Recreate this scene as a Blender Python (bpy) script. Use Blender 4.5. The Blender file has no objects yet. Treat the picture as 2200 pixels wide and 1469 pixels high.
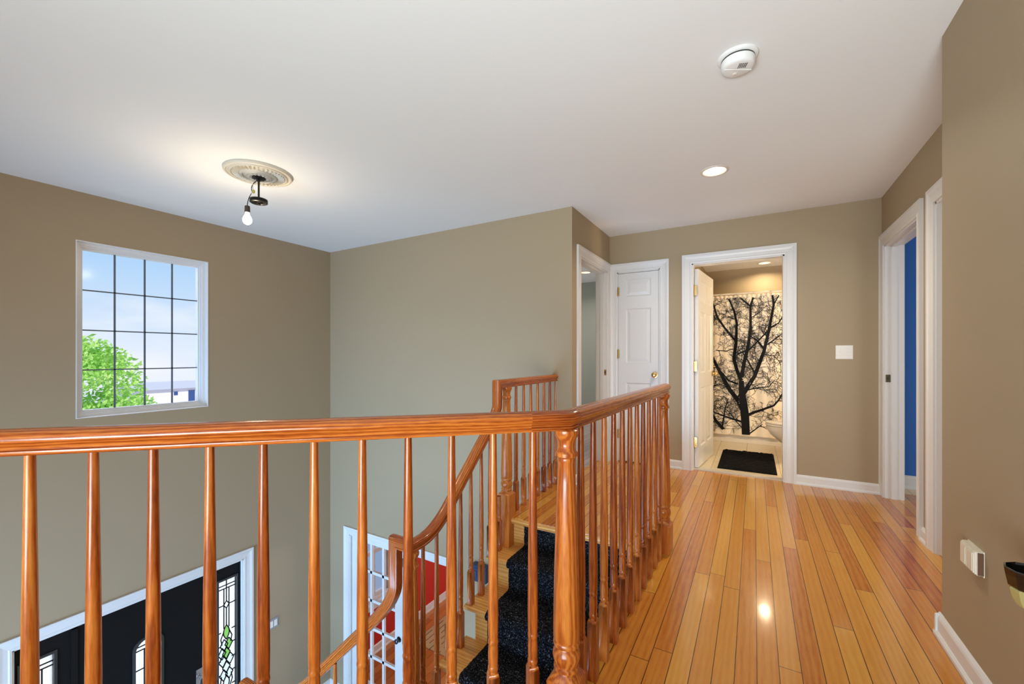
import bpy, bmesh, math, random
from mathutils import Vector, Matrix
random.seed(7)
scene = bpy.context.scene
COL = scene.collection
PI = math.pi

# ------------------------------------------------------------------ camera
cam_d = bpy.data.cameras.new('camera')
cam_d.sensor_width = 36.0
cam_d.lens = 896.93 / 2200 * 36.0
cam_d.shift_y = (762.72 - 734.5) / 2200
cam_d.clip_start = 0.05
cam_d.clip_end = 400
cam = bpy.data.objects.new('camera', cam_d)
COL.objects.link(cam)
cam.location = (0, 0, 1.1464)
cam.rotation_euler = (PI / 2, 0, math.radians(30.13))
scene.camera = cam

# ------------------------------------------------------------------ view
scene.view_settings.view_transform = 'Standard'
scene.view_settings.look = 'None'
scene.view_settings.gamma = 1.0
scene.view_settings.use_curve_mapping = False
scene.view_settings.exposure = 0.0
scene.cycles.use_denoising = True
scene.cycles.max_bounces = 10
scene.cycles.diffuse_bounces = 6
scene.cycles.glossy_bounces = 4
scene.cycles.transmission_bounces = 6
scene.cycles.transparent_max_bounces = 10
scene.cycles.sample_clamp_indirect = 6.0
scene.cycles.caustics_reflective = False
scene.cycles.caustics_refractive = False

# ------------------------------------------------------------------ world (hazy blue sky with thin cloud)
W = bpy.data.worlds.new('sky')
scene.world = W
W.use_nodes = True
nt = W.node_tree
nt.nodes.clear()
wo = nt.nodes.new('ShaderNodeOutputWorld')
bg = nt.nodes.new('ShaderNodeBackground')
tc = nt.nodes.new('ShaderNodeTexCoord')
sep = nt.nodes.new('ShaderNodeSeparateXYZ')
rmp = nt.nodes.new('ShaderNodeValToRGB')
rmp.color_ramp.elements[0].position = 0.0
rmp.color_ramp.elements[0].color = (0.80, 0.88, 1.0, 1)
rmp.color_ramp.elements[1].position = 0.55
rmp.color_ramp.elements[1].color = (0.20, 0.42, 0.86, 1)
e = rmp.color_ramp.elements.new(0.16)
e.color = (0.46, 0.69, 0.97, 1)
noi = nt.nodes.new('ShaderNodeTexNoise')
noi.inputs['Scale'].default_value = 5.0
noi.inputs['Detail'].default_value = 5.0
nmap = nt.nodes.new('ShaderNodeMapping')
nmap.inputs['Scale'].default_value = (1, 1, 3.0)
crp = nt.nodes.new('ShaderNodeValToRGB')
crp.color_ramp.elements[0].position = 0.5
crp.color_ramp.elements[0].color = (0, 0, 0, 1)
crp.color_ramp.elements[1].position = 0.75
crp.color_ramp.elements[1].color = (0.7, 0.7, 0.7, 1)
mix = nt.nodes.new('ShaderNodeMixRGB')
mix.inputs['Color2'].default_value = (0.95, 0.97, 1.0, 1)
L = nt.links.new
L(tc.outputs['Generated'], sep.inputs[0])
L(sep.outputs['Z'], rmp.inputs['Fac'])
L(tc.outputs['Generated'], nmap.inputs['Vector'])
L(nmap.outputs[0], noi.inputs['Vector'])
L(noi.outputs['Fac'], crp.inputs['Fac'])
L(crp.outputs['Color'], mix.inputs['Fac'])
L(rmp.outputs['Color'], mix.inputs['Color1'])
L(mix.outputs['Color'], bg.inputs['Color'])
L(bg.outputs[0], wo.inputs[0])
bg.inputs['Strength'].default_value = 1.0

# ------------------------------------------------------------------ sun, daylight at the house's openings and added fill lamps
def sun(energy, rot, angle, color):
    d = bpy.data.lights.new('sun', 'SUN'); d.energy = energy; d.angle = math.radians(angle); d.color = color
    o = bpy.data.objects.new('sun', d); COL.objects.link(o); o.rotation_euler = [math.radians(a) for a in rot]
    return o
def area(name, loc, target, size, energy, color=(1, 1, 1)):
    d = bpy.data.lights.new(name, 'AREA'); d.shape = 'RECTANGLE'; d.size, d.size_y = size
    d.energy = energy; d.color = color
    o = bpy.data.objects.new(name, d); COL.objects.link(o); o.location = loc
    o.rotation_euler = (Vector(target) - Vector(loc)).to_track_quat('-Z', 'Y').to_euler()
    return o
def point(name, loc, energy, color=(1, 1, 1), r=0.05, parent=None):
    d = bpy.data.lights.new(name, 'POINT'); d.energy = energy; d.color = color; d.shadow_soft_size = r
    o = bpy.data.objects.new(name, d); COL.objects.link(o); o.location = loc
    if parent: o.parent = parent
    return o
sun(3.2, (48, 12, 62), 1.0, (1.0, 0.95, 0.86))
area('hall_rear_daylight', (-0.3, -2.6, 1.2), (-0.4, 2.0, 1.5), (2.6, 1.8), 14, (1.0, 0.97, 0.92))
area('hall_ceiling_fill', (-0.25, -1.7, 0.15), (0.1, 1.7, 2.44), (1.8, 1.0), 100, (0.82, 0.95, 1.0)).data.spread = math.radians(110)  # upward fill lamp added behind the camera to brighten the ceiling
area('front_window_daylight', (-6.6, 1.35, 3.6), (-4.62, 1.5, 1.6), (1.6, 1.2), 110, (0.90, 0.95, 1.0))
area('front_door_daylight', (-6.4, 1.58, -1.6), (-4.6, 1.58, -2.0), (2.6, 2.6), 52, (1.0, 0.99, 0.95))
area('foyer_cool_fill', (-2.4, -2.6, -1.7), (-3.2, 2.6, -1.5), (3.2, 2.2), 200, (0.36, 0.63, 1.0)).data.spread = math.radians(105)  # cool fill lamp added at the rear to light the lower foyer walls
area('blue_room_daylight', (3.4, 3.2, 0.9), (1.2, 4.4, 0.3), (1.2, 1.2), 40, (0.9, 0.96, 1.0))
area('bedroom_fill', (-4.4, 5.3, 1.4), (-2.0, 5.3, 1.0), (1.4, 1.4), 40, (0.94, 0.97, 1.0))  # fill lamp added inside the bedroom, standing in for daylight
area('red_room_light', (-1.2, 6.6, -1.4), (-4.0, 4.6, -2.4), (1.0, 1.3), 60, (1, 0.98, 0.95))  # lamp inside the red room, aimed towards its window wall

# ================================================================== helpers
def clamp(v, a, b): return max(a, min(b, v))

class MB:
    """collects shapes; build() links them as one mesh object"""
    def __init__(self):
        self.v = []; self.f = []; self.m = []; self.uv = []
    def face(self, pts, mi=0, uv=None):
        i = len(self.v)
        self.v += [tuple(p) for p in pts]
        self.f.append(tuple(range(i, i + len(pts)))); self.m.append(mi)
        self.uv.append(uv)
    def box(self, a, b, mi=0, axis=None):
        x0, y0, z0 = [min(a[i], b[i]) for i in range(3)]
        x1, y1, z1 = [max(a[i], b[i]) for i in range(3)]
        if axis is None:
            d = (x1 - x0, y1 - y0, z1 - z0); axis = d.index(max(d))
        oth = [i for i in range(3) if i != axis]
        def F(*ps):
            uv = [(p[axis], p[oth[0]] + p[oth[1]] + x0 * 3.1 + y0 * 1.7) for p in ps]
            self.face(ps, mi, uv)
        F((x0, y0, z0), (x0, y1, z0), (x1, y1, z0), (x1, y0, z0))
        F((x0, y0, z1), (x1, y0, z1), (x1, y1, z1), (x0, y1, z1))
        F((x0, y0, z0), (x1, y0, z0), (x1, y0, z1), (x0, y0, z1))
        F((x1, y0, z0), (x1, y1, z0), (x1, y1, z1), (x1, y0, z1))
        F((x1, y1, z0), (x0, y1, z0), (x0, y1, z1), (x1, y1, z1))
        F((x0, y1, z0), (x0, y0, z0), (x0, y0, z1), (x0, y1, z1))
    def lathe(self, prof, c=(0, 0, 0), n=20, mi=0, axis='Z', cap=True):
        def P(r, z, k):
            a = 2 * PI * k / n; x, y = r * math.cos(a), r * math.sin(a)
            if axis == 'Z': q = (x, y, z)
            elif axis == 'X': q = (z, x, y)
            else: q = (y, z, x)
            return (q[0] + c[0], q[1] + c[1], q[2] + c[2])
        base = len(self.v)
        for r, z in prof:
            for k in range(n): self.v.append(P(max(r, 1e-5), z, k))
        for i in range(len(prof) - 1):
            for k in range(n):
                k2 = (k + 1) % n
                self.f.append((base + i * n + k, base + i * n + k2, base + (i + 1) * n + k2, base + (i + 1) * n + k))
                self.m.append(mi); self.uv.append(None)
        if cap:
            for i, rev in ((0, True), (len(prof) - 1, False)):
                ids = [base + i * n + k for k in range(n)]
                self.f.append(tuple(reversed(ids)) if rev else tuple(ids)); self.m.append(mi); self.uv.append(None)
    def tube(self, pts, r, n=8, mi=0):
        pts = [Vector(p) for p in pts]
        rings = []
        for i, p in enumerate(pts):
            t = (pts[min(i + 1, len(pts) - 1)] - pts[max(i - 1, 0)]).normalized()
            a = Vector((0, 0, 1)) if abs(t.z) < 0.9 else Vector((1, 0, 0))
            s = t.cross(a).normalized(); u = s.cross(t)
            rr = r[i] if isinstance(r, (list, tuple)) else r
            rings.append([p + (s * math.cos(2 * PI * k / n) + u * math.sin(2 * PI * k / n)) * rr for k in range(n)])
        base = len(self.v)
        for ring in rings: self.v += [tuple(q) for q in ring]
        for i in range(len(rings) - 1):
            for k in range(n):
                k2 = (k + 1) % n
                self.f.append((base + i * n + k, base + i * n + k2, base + (i + 1) * n + k2, base + (i + 1) * n + k))
                self.m.append(mi); self.uv.append(None)
        for i, rev in ((0, True), (len(rings) - 1, False)):
            ids = [base + i * n + k for k in range(n)]
            self.f.append(tuple(reversed(ids)) if rev else tuple(ids)); self.m.append(mi); self.uv.append(None)
    def sweep(self, prof, path, heads, mi=0, closed=True, caps=True, u0=0.0):
        """prof: (side, up) points; path: 3-D points; heads: plan heading of each segment"""
        path = [Vector(p) for p in path]
        n = len(path); fr = []
        for i in range(n - 1):
            h = Vector((heads[i][0], heads[i][1], 0)).normalized()
            S = Vector((h.y, -h.x, 0)); T = (path[i + 1] - path[i]).normalized()
            fr.append((S, S.cross(T).normalized(), T))
        rings = []; us = [u0]
        for i in range(n):
            S, U, T = fr[i - 1] if i > 0 else fr[0]
            if 0 < i < n - 1: N = (fr[i - 1][2] + fr[i][2]).normalized()
            else: N = T
            ring = []
            for s, u in prof:
                d = S * s + U * u
                k = T.dot(N)
                d = d - T * (d.dot(N) / (k if abs(k) > 0.2 else 0.2))
                ring.append(path[i] + d)
            rings.append(ring)
            if i < n - 1: us.append(us[-1] + (path[i + 1] - path[i]).length)
        per = [0]
        m = len(prof)
        for j in range(m):
            a, b = prof[j], prof[(j + 1) % m]
            per.append(per[-1] + math.hypot(b[0] - a[0], b[1] - a[1]))
        base = len(self.v)
        for ring in rings: self.v += [tuple(q) for q in ring]
        mm = m if closed else m - 1
        for i in range(n - 1):
            for j in range(mm):
                j2 = (j + 1) % m
                self.f.append((base + i * m + j, base + i * m + j2, base + (i + 1) * m + j2, base + (i + 1) * m + j))
                self.m.append(mi)
                self.uv.append([(us[i], per[j]), (us[i], per[j + 1]), (us[i + 1], per[j + 1]), (us[i + 1], per[j])])
        if caps and closed:
            for i, rev in ((0, True), (n - 1, False)):
                ids = [base + i * m + k for k in range(m)]
                self.f.append(tuple(reversed(ids)) if rev else tuple(ids)); self.m.append(mi)
                self.uv.append([(prof[k][0] * 1.0, prof[k][1] * 1.0) for k in (range(m - 1, -1, -1) if rev else range(m))])
    def xf(self, M, start=0):
        for i in range(start, len(self.v)):
            self.v[i] = tuple(M @ Vector(self.v[i]))
    def mesh(self, name, mats, smooth=False, merge=True, recalc=True, angle=35):
        me = bpy.data.meshes.new(name)
        me.from_pydata(self.v, [], self.f)
        for m in (mats if isinstance(mats, (list, tuple)) else [mats]): me.materials.append(m)
        me.polygons.foreach_set('material_index', self.m)
        if any(u is not None for u in self.uv):
            lay = me.uv_layers.new(name='UVMap')
            for p, uv in zip(me.polygons, self.uv):
                if uv is None: continue
                for li, q in zip(p.loop_indices, uv): lay.data[li].uv = q
        bm = bmesh.new(); bm.from_mesh(me)
        if merge: bmesh.ops.remove_doubles(bm, verts=bm.verts, dist=1e-5)
        if recalc: bmesh.ops.recalc_face_normals(bm, faces=bm.faces)
        if smooth:
            for f in bm.faces: f.smooth = True
            for e in bm.edges:
                if len(e.link_faces) == 2 and e.calc_face_angle(0) > math.radians(angle): e.smooth = False
        bm.to_mesh(me); bm.free()
        return me
    def build(self, name, mats, parent=None, smooth=False, **k):
        return link(name, self.mesh(name, mats, smooth, **k), parent)

def link(name, me, parent=None, loc=None):
    o = bpy.data.objects.new(name, me); COL.objects.link(o)
    if parent: o.parent = parent
    if loc: o.location = loc
    return o
def tag(o, label, cat, group=None, kind=None):
    o['label'] = label; o['category'] = cat
    if group: o['group'] = group
    if kind: o['kind'] = kind
    return o
def empty(name, loc, label, cat, group=None, kind=None):
    o = bpy.data.objects.new(name, None); COL.objects.link(o); o.location = loc; o.empty_display_size = 0.1
    return tag(o, label, cat, group, kind)
def struct(mb, name, mats, label, cat, **k):
    return tag(mb.build(name, mats, **k), label, cat, kind='structure')
def part(mb, name, mats, parent, smooth=False, label=None, **k):
    """part whose coordinates are given in world space"""
    M = Matrix.Translation(-parent_world(parent))
    mb.xf(M)
    o = mb.build(name, mats, parent, smooth, **k)
    if label: o['label'] = label
    return o
def parent_world(p):
    v = Vector((0, 0, 0))
    while p is not None:
        v += Vector(p.location); p = p.parent
    return v

# ================================================================== materials
def new_mat(name):
    m = bpy.data.materials.new(name); m.use_nodes = True
    return m, m.node_tree, m.node_tree.nodes['Principled BSDF']
def plain(name, col, rough=0.5, metal=0.0, spec=0.5, bump=0.0, bscale=200, coat=0.0):
    m, t, b = new_mat(name)
    b.inputs['Base Color'].default_value = (*col, 1); b.inputs['Roughness'].default_value = rough
    b.inputs['Metallic'].default_value = metal; b.inputs['Specular IOR Level'].default_value = spec
    b.inputs['Coat Weight'].default_value = coat
    if bump:
        c = t.nodes.new('ShaderNodeTexCoord'); n = t.nodes.new('ShaderNodeTexNoise'); bp = t.nodes.new('ShaderNodeBump')
        n.inputs['Scale'].default_value = bscale; n.inputs['Detail'].default_value = 3
        bp.inputs['Strength'].default_value = bump; bp.inputs['Distance'].default_value = 0.002
        t.links.new(c.outputs['Object'], n.inputs['Vector']); t.links.new(n.outputs['Fac'], bp.inputs['Height'])
        t.links.new(bp.outputs[0], b.inputs['Normal'])
    return m
def emis(name, col, strength):
    m, t, b = new_mat(name)
    b.inputs['Base Color'].default_value = (*col, 1)
    b.inputs['Emission Color'].default_value = (*col, 1); b.inputs['Emission Strength'].default_value = strength
    return m
def N(t, kind, **k):
    n = t.nodes.new(kind)
    for a, v in k.items(): setattr(n, a, v)
    return n
def math_node(t, op, a, b=None, c=None):
    n = t.nodes.new('ShaderNodeMath'); n.operation = op
    for i, v in enumerate((a, b, c)):
        if v is None: continue
        if isinstance(v, (int, float)): n.inputs[i].default_value = v
        else: t.links.new(v, n.inputs[i])
    return n.outputs[0]
def ramp(t, fac, stops):
    r = t.nodes.new('ShaderNodeValToRGB'); el = r.color_ramp.elements
    while len(el) < len(stops): el.new(0.5)
    for e_, (p, c) in zip(el, stops): e_.position = p; e_.color = (*c, 1)
    t.links.new(fac, r.inputs['Fac'])
    return r.outputs['Color']

def wood(name, stops, mode, rough=0.28, vary=0.25, ring=26.0):
    """oak: growth-ring figure plus fine pores, stretched along the grain"""
    m, t, b = new_mat(name); lk = t.links.new
    c = N(t, 'ShaderNodeTexCoord'); info = N(t, 'ShaderNodeObjectInfo')
    add = N(t, 'ShaderNodeVectorMath', operation='ADD'); sc = N(t, 'ShaderNodeVectorMath', operation='MULTIPLY')
    if mode == 'uv':
        lk(c.outputs['UV'], sc.inputs[0]); sc.inputs[1].default_value = (0.10, 1.0, 1.0)
    else:
        lk(c.outputs['Object'], sc.inputs[0]); sc.inputs[1].default_value = (1.0, 1.0, 0.09)
    off = N(t, 'ShaderNodeCombineXYZ')
    for i, k in enumerate((3.1, 7.7, 1.9)): lk(math_node(t, 'MULTIPLY', info.outputs['Random'], k), off.inputs[i])
    lk(sc.outputs[0], add.inputs[0]); lk(off.outputs[0], add.inputs[1])
    n1 = N(t, 'ShaderNodeTexNoise'); n1.inputs['Scale'].default_value = 9.0; n1.inputs['Detail'].default_value = 2
    lk(add.outputs[0], n1.inputs['Vector'])
    wv = N(t, 'ShaderNodeTexWave', wave_type='BANDS', bands_direction='Y')
    wv.inputs['Scale'].default_value = ring; wv.inputs['Distortion'].default_value = 7.0
    wv.inputs['Detail'].default_value = 2.0; wv.inputs['Detail Scale'].default_value = 0.9
    lk(add.outputs[0], wv.inputs['Vector'])
    n2 = N(t, 'ShaderNodeTexNoise'); n2.inputs['Scale'].default_value = 260.0; n2.inputs['Detail'].default_value = 3
    lk(add.outputs[0], n2.inputs['Vector'])
    f = math_node(t, 'MULTIPLY_ADD', wv.outputs['Fac'], 0.24, math_node(t, 'MULTIPLY', n1.outputs['Fac'], 0.42))
    f = math_node(t, 'MULTIPLY_ADD', n2.outputs['Fac'], 0.44, f)
    f = math_node(t, 'MULTIPLY_ADD', math_node(t, 'SUBTRACT', info.outputs['Random'], 0.5), vary, f)
    lk(ramp(t, f, stops), b.inputs['Base Color'])
    b.inputs['Roughness'].default_value = rough
    b.inputs['Specular IOR Level'].default_value = 0.3; b.inputs['Coat Weight'].default_value = 0.25; b.inputs['Coat Roughness'].default_value = 0.12
    bp = N(t, 'ShaderNodeBump'); bp.inputs['Strength'].default_value = 0.12; bp.inputs['Distance'].default_value = 0.001
    lk(n2.outputs['Fac'], bp.inputs['Height']); lk(bp.outputs[0], b.inputs['Normal'])
    return m

OAK = [(0.25, (0.13, 0.020, 0.004)), (0.45, (0.31, 0.066, 0.009)), (0.60, (0.46, 0.120, 0.017)), (0.80, (0.60, 0.215, 0.038))]
OAK_PALE = [(0.25, (0.40, 0.15, 0.032)), (0.45, (0.56, 0.255, 0.060)), (0.60, (0.64, 0.33, 0.085)), (0.80, (0.72, 0.42, 0.13))]
OAK_DARK = [(0.25, (0.10, 0.014, 0.003)), (0.45, (0.26, 0.048, 0.008)), (0.60, (0.38, 0.088, 0.014)), (0.80, (0.50, 0.155, 0.028))]
M_turned = wood('varnished_oak_turned', OAK, 'obj', vary=0.22)
M_rail = wood('varnished_oak_rail', OAK, 'uv', vary=0.05, rough=0.22)
M_fit = wood('varnished_oak_fitting', OAK_DARK, 'uv', vary=0.05, rough=0.22, ring=40)
M_tread = wood('varnished_oak_tread', OAK_PALE, 'uv', vary=0.12, rough=0.3, ring=14)

def planks(name, width, length, stops, gap=0.0028, rough=0.13, along='Y', gapcol=(0.06, 0.016, 0.004)):
    m, t, b = new_mat(name); lk = t.links.new
    geo = N(t, 'ShaderNodeNewGeometry'); sp = N(t, 'ShaderNodeSeparateXYZ'); lk(geo.outputs['Position'], sp.inputs[0])
    A, B = (sp.outputs['Y'], sp.outputs['X']) if along == 'Y' else (sp.outputs['X'], sp.outputs['Y'])
    q = math_node(t, 'DIVIDE', math_node(t, 'ADD', B, 20.013), width)
    idx = math_node(t, 'FLOOR', q); fx = math_node(t, 'FRACT', q)
    wn = N(t, 'ShaderNodeTexWhiteNoise', noise_dimensions='1D'); lk(idx, wn.inputs['W'])
    r = math_node(t, 'ADD', math_node(t, 'DIVIDE', A, length), math_node(t, 'MULTIPLY', wn.outputs['Value'], 7.31))
    r = math_node(t, 'ADD', r, 30.0)
    idy = math_node(t, 'FLOOR', r); fy = math_node(t, 'FRACT', r)
    cid = N(t, 'ShaderNodeCombineXYZ'); lk(idx, cid.inputs[0]); lk(idy, cid.inputs[1])
    w2 = N(t, 'ShaderNodeTexWhiteNoise', noise_dimensions='3D'); lk(cid.outputs[0], w2.inputs['Vector'])
    # grain
    cv = N(t, 'ShaderNodeCombineXYZ')
    lk(math_node(t, 'ADD', math_node(t, 'MULTIPLY', A, 0.09), math_node(t, 'MULTIPLY', w2.outputs['Value'], 9.0)), cv.inputs[0])
    lk(math_node(t, 'ADD', B, math_node(t, 'MULTIPLY', w2.outputs['Value'], 5.0)), cv.inputs[1])
    wv = N(t, 'ShaderNodeTexWave', wave_type='BANDS', bands_direction='Y'); wv.inputs['Scale'].default_value = 13
    wv.inputs['Distortion'].default_value = 8; wv.inputs['Detail'].default_value = 2.5; wv.inputs['Detail Scale'].default_value = 0.8
    lk(cv.outputs[0], wv.inputs['Vector'])
    n2 = N(t, 'ShaderNodeTexNoise'); n2.inputs['Scale'].default_value = 120; n2.inputs['Detail'].default_value = 3; lk(cv.outputs[0], n2.inputs['Vector'])
    f = math_node(t, 'MULTIPLY_ADD', w2.outputs['Value'], 0.55, math_node(t, 'MULTIPLY', wv.outputs['Fac'], 0.13))
    f = math_node(t, 'MULTIPLY_ADD', n2.outputs['Fac'], 0.38, f)
    col = ramp(t, f, stops)
    # joints
    g1 = math_node(t, 'LESS_THAN', math_node(t, 'MULTIPLY', fx, width), gap)
    g2 = math_node(t, 'LESS_THAN', math_node(t, 'MULTIPLY', fy, length), gap)
    g = math_node(t, 'MAXIMUM', g1, g2)
    mx = N(t, 'ShaderNodeMixRGB'); mx.inputs['Color2'].default_value = (*gapcol, 1)
    lk(g, mx.inputs['Fac']); lk(col, mx.inputs['Color1']); lk(mx.outputs[0], b.inputs['Base Color'])
    b.inputs['Roughness'].default_value = rough + 0.1
    b.inputs['Specular IOR Level'].default_value = 0.25; b.inputs['Coat Weight'].default_value = 0.55; b.inputs['Coat Roughness'].default_value = rough * 0.7
    # very slight cupping of each board and waviness of the varnish
    n3 = N(t, 'ShaderNodeTexNoise'); n3.inputs['Scale'].default_value = 7; lk(geo.outputs['Position'], n3.inputs['Vector'])
    hgt = math_node(t, 'ADD', math_node(t, 'MULTIPLY', n3.outputs['Fac'], 0.5), math_node(t, 'MULTIPLY', math_node(t, 'SUBTRACT', 1.0, g), 0.4))
    bp = N(t, 'ShaderNodeBump'); bp.inputs['Strength'].default_value = 0.10; bp.inputs['Distance'].default_value = 0.004
    lk(hgt, bp.inputs['Height']); lk(bp.outputs[0], b.inputs['Normal']); lk(bp.outputs[0], b.inputs['Coat Normal'])
    return m
M_floor = planks('oak_strip_floor', 0.070, 1.9,
                 [(0.15, (0.37, 0.085, 0.009)), (0.4, (0.53, 0.195, 0.026)), (0.65, (0.60, 0.265, 0.036)), (0.9, (0.66, 0.335, 0.056))])
M_floor_red = planks('red_room_floor', 0.10, 1.3,
                 [(0.2, (0.45, 0.15, 0.03)), (0.6, (0.62, 0.26, 0.06)), (0.9, (0.68, 0.34, 0.10))])
M_floor_greyed = planks('bedroom_floor', 0.07, 1.2,  # greyish tones paint a reflection into the same kind of wood floor
                 [(0.2, (0.34, 0.26, 0.25)), (0.6, (0.44, 0.34, 0.33)), (0.9, (0.5, 0.40, 0.38))])

def tiles(name, sx, sy, ox, oy, c1, c2, grout, gap=0.004, rough=0.25):
    m, t, b = new_mat(name); lk = t.links.new
    geo = N(t, 'ShaderNodeNewGeometry'); sp = N(t, 'ShaderNodeSeparateXYZ'); lk(geo.outputs['Position'], sp.inputs[0])
    fs = []; ids = []
    for o_, s_, off in ((sp.outputs['X'], sx, ox), (sp.outputs['Y'], sy, oy)):
        q = math_node(t, 'DIVIDE', math_node(t, 'ADD', o_, 30 * s_ + off), s_)
        ids.append(math_node(t, 'FLOOR', q)); fs.append(math_node(t, 'LESS_THAN', math_node(t, 'MULTIPLY', math_node(t, 'FRACT', q), s_), gap))
    cid = N(t, 'ShaderNodeCombineXYZ'); lk(ids[0], cid.inputs[0]); lk(ids[1], cid.inputs[1])
    w = N(t, 'ShaderNodeTexWhiteNoise', noise_dimensions='3D'); lk(cid.outputs[0], w.inputs['Vector'])
    col = ramp(t, w.outputs['Value'], [(0, c1), (1, c2)])
    mx = N(t, 'ShaderNodeMixRGB'); mx.inputs['Color2'].default_value = (*grout, 1)
    lk(math_node(t, 'MAXIMUM', fs[0], fs[1]), mx.inputs['Fac']); lk(col, mx.inputs['Color1']); lk(mx.outputs[0], b.inputs['Base Color'])
    b.inputs['Roughness'].default_value = rough
    return m
M_bathtile = tiles('cream_floor_tile', 0.30, 0.30, 0.08, 0.11, (0.70, 0.58, 0.38), (0.76, 0.65, 0.45), (0.36, 0.27, 0.15))
M_foyertile = tiles('pale_foyer_tile', 0.45, 0.45, 0, 0, (0.62, 0.63, 0.62), (0.68, 0.68, 0.66), (0.45, 0.45, 0.44))

M_wall = plain('taupe_wall_paint', (0.365, 0.282, 0.178), 0.55, spec=0.25, bump=0.05, bscale=350)
M_ceil = plain('white_ceiling_paint', (0.80, 0.81, 0.81), 0.9, spec=0.1)
M_white = plain('white_gloss_trim_paint', (0.70, 0.69, 0.67), 0.3)
M_door = plain('white_door_paint', (0.70, 0.69, 0.67), 0.32)
M_vinyl = plain('white_vinyl_frame', (0.72, 0.73, 0.74), 0.35)
M_muntin = plain('backlit_muntin', (0.10, 0.12, 0.15), 0.5)  # dark tone puts the backlit look of the grid into its colour
M_blue = plain('blue_wall_paint', (0.018, 0.125, 0.46), 0.5)
M_grey = plain('grey_green_wall_paint', (0.27, 0.285, 0.24), 0.6)
M_red = plain('red_wall_paint', (0.52, 0.022, 0.012), 0.5)
M_black = plain('black_door_paint', (0.0045, 0.0045, 0.0045), 0.55, spec=0.2)
M_blackmet = plain('dark_bronze', (0.012, 0.010, 0.009), 0.4, 0.3)
M_brass = plain('polished_brass', (0.80, 0.55, 0.22), 0.22, 1.0)
M_nickel = plain('dark_nickel', (0.10, 0.10, 0.11), 0.25, 1.0)
M_steel = plain('satin_nickel', (0.55, 0.55, 0.55), 0.3, 1.0)
M_plate = plain('white_plate_plastic', (0.80, 0.77, 0.72), 0.35)
M_plate2 = plain('cream_plate_plastic', (0.72, 0.67, 0.56), 0.35)
M_slot = plain('dark_slot', (0.03, 0.03, 0.03), 0.6)
M_porc = plain('white_porcelain', (0.80, 0.70, 0.56), 0.12, coat=0.5)
M_tub = plain('white_tub_enamel', (0.78, 0.70, 0.56), 0.15, coat=0.5)
M_thresh = plain('grey_marble_saddle', (0.56, 0.50, 0.42), 0.3)
M_matt = plain('black_chenille', (0.006, 0.006, 0.006), 0.95, spec=0.1, bump=1.0, bscale=90)
M_plastic = plain('white_detector_plastic', (0.78, 0.78, 0.77), 0.4)
M_cans = plain('white_can_trim', (0.72, 0.66, 0.60), 0.4)
M_reflect = plain('beige_can_reflector', (0.72, 0.60, 0.48), 0.35)
M_medal = plain('ivory_plaster', (0.66, 0.61, 0.50), 0.38)
M_box = plain('dark_blue_plastic', (0.012, 0.035, 0.10), 0.35)
M_bulb = emis('lit_bulb_glass', (1.0, 0.92, 0.75), 9.0)
M_can_on = emis('lit_can_lamp', (1.0, 0.93, 0.80), 8.0)
M_lead = plain('lead_came', (0.012, 0.012, 0.014), 0.4, 0.5)
M_amber = plain('smoky_yellow_glass', (0.42, 0.36, 0.14), 0.08, coat=0.6)
M_bark = plain('tree_bark', (0.10, 0.07, 0.045), 0.9)

def glass(name, tint=(1, 1, 1), refl=0.04, rough=0.0):
    m = bpy.data.materials.new(name); m.use_nodes = True; t = m.node_tree; t.nodes.clear()
    o = N(t, 'ShaderNodeOutputMaterial'); tr = N(t, 'ShaderNodeBsdfTransparent'); gl = N(t, 'ShaderNodeBsdfGlossy'); mx = N(t, 'ShaderNodeMixShader')
    tr.inputs[0].default_value = (*tint, 1); gl.inputs['Roughness'].default_value = rough; mx.inputs[0].default_value = refl
    t.links.new(tr.outputs[0], mx.inputs[1]); t.links.new(gl.outputs[0], mx.inputs[2]); t.links.new(mx.outputs[0], o.inputs[0])
    return m
def frosted(name, tint, trans=0.45):
    m = bpy.data.materials.new(name); m.use_nodes = True; t = m.node_tree; t.nodes.clear()
    o = N(t, 'ShaderNodeOutputMaterial'); tr = N(t, 'ShaderNodeBsdfTransparent'); tl = N(t, 'ShaderNodeBsdfTranslucent'); mx = N(t, 'ShaderNodeMixShader')
    tr.inputs[0].default_value = (*tint, 1); tl.inputs[0].default_value = (*tint, 1); mx.inputs[0].default_value = trans
    t.links.new(tl.outputs[0], mx.inputs[1]); t.links.new(tr.outputs[0], mx.inputs[2]); t.links.new(mx.outputs[0], o.inputs[0])
    return m
M_glass = glass('window_glass', refl=0.002, rough=0.12)
M_obscure = frosted('textured_door_glass', (0.97, 0.97, 0.93), 0.3)
M_greenglass = frosted('green_bevel_glass', (0.22, 0.50, 0.12), 0.4)
M_iceglass = frosted('pale_bevel_glass', (0.70, 0.80, 0.86), 0.5)

def carpet():
    m, t, b = new_mat('black_shag_carpet'); lk = t.links.new
    c = N(t, 'ShaderNodeTexCoord'); n = N(t, 'ShaderNodeTexNoise'); n.inputs['Scale'].default_value = 125; n.inputs['Detail'].default_value = 4
    n.inputs['Roughness'].default_value = 0.8
    lk(c.outputs['Object'], n.inputs['Vector'])
    lk(ramp(t, n.outputs['Fac'], [(0.50, (0.0015, 0.0015, 0.002)), (0.58, (0.022, 0.025, 0.032)), (0.66, (0.26, 0.28, 0.34))]), b.inputs['Base Color'])
    b.inputs['Roughness'].default_value = 0.9; b.inputs['Specular IOR Level'].default_value = 0.1
    bp = N(t, 'ShaderNodeBump'); bp.inputs['Strength'].default_value = 1.0; bp.inputs['Distance'].default_value = 0.008
    lk(n.outputs['Fac'], bp.inputs['Height']); lk(bp.outputs[0], b.inputs['Normal'])
    return m
M_carpet = carpet()
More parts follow.
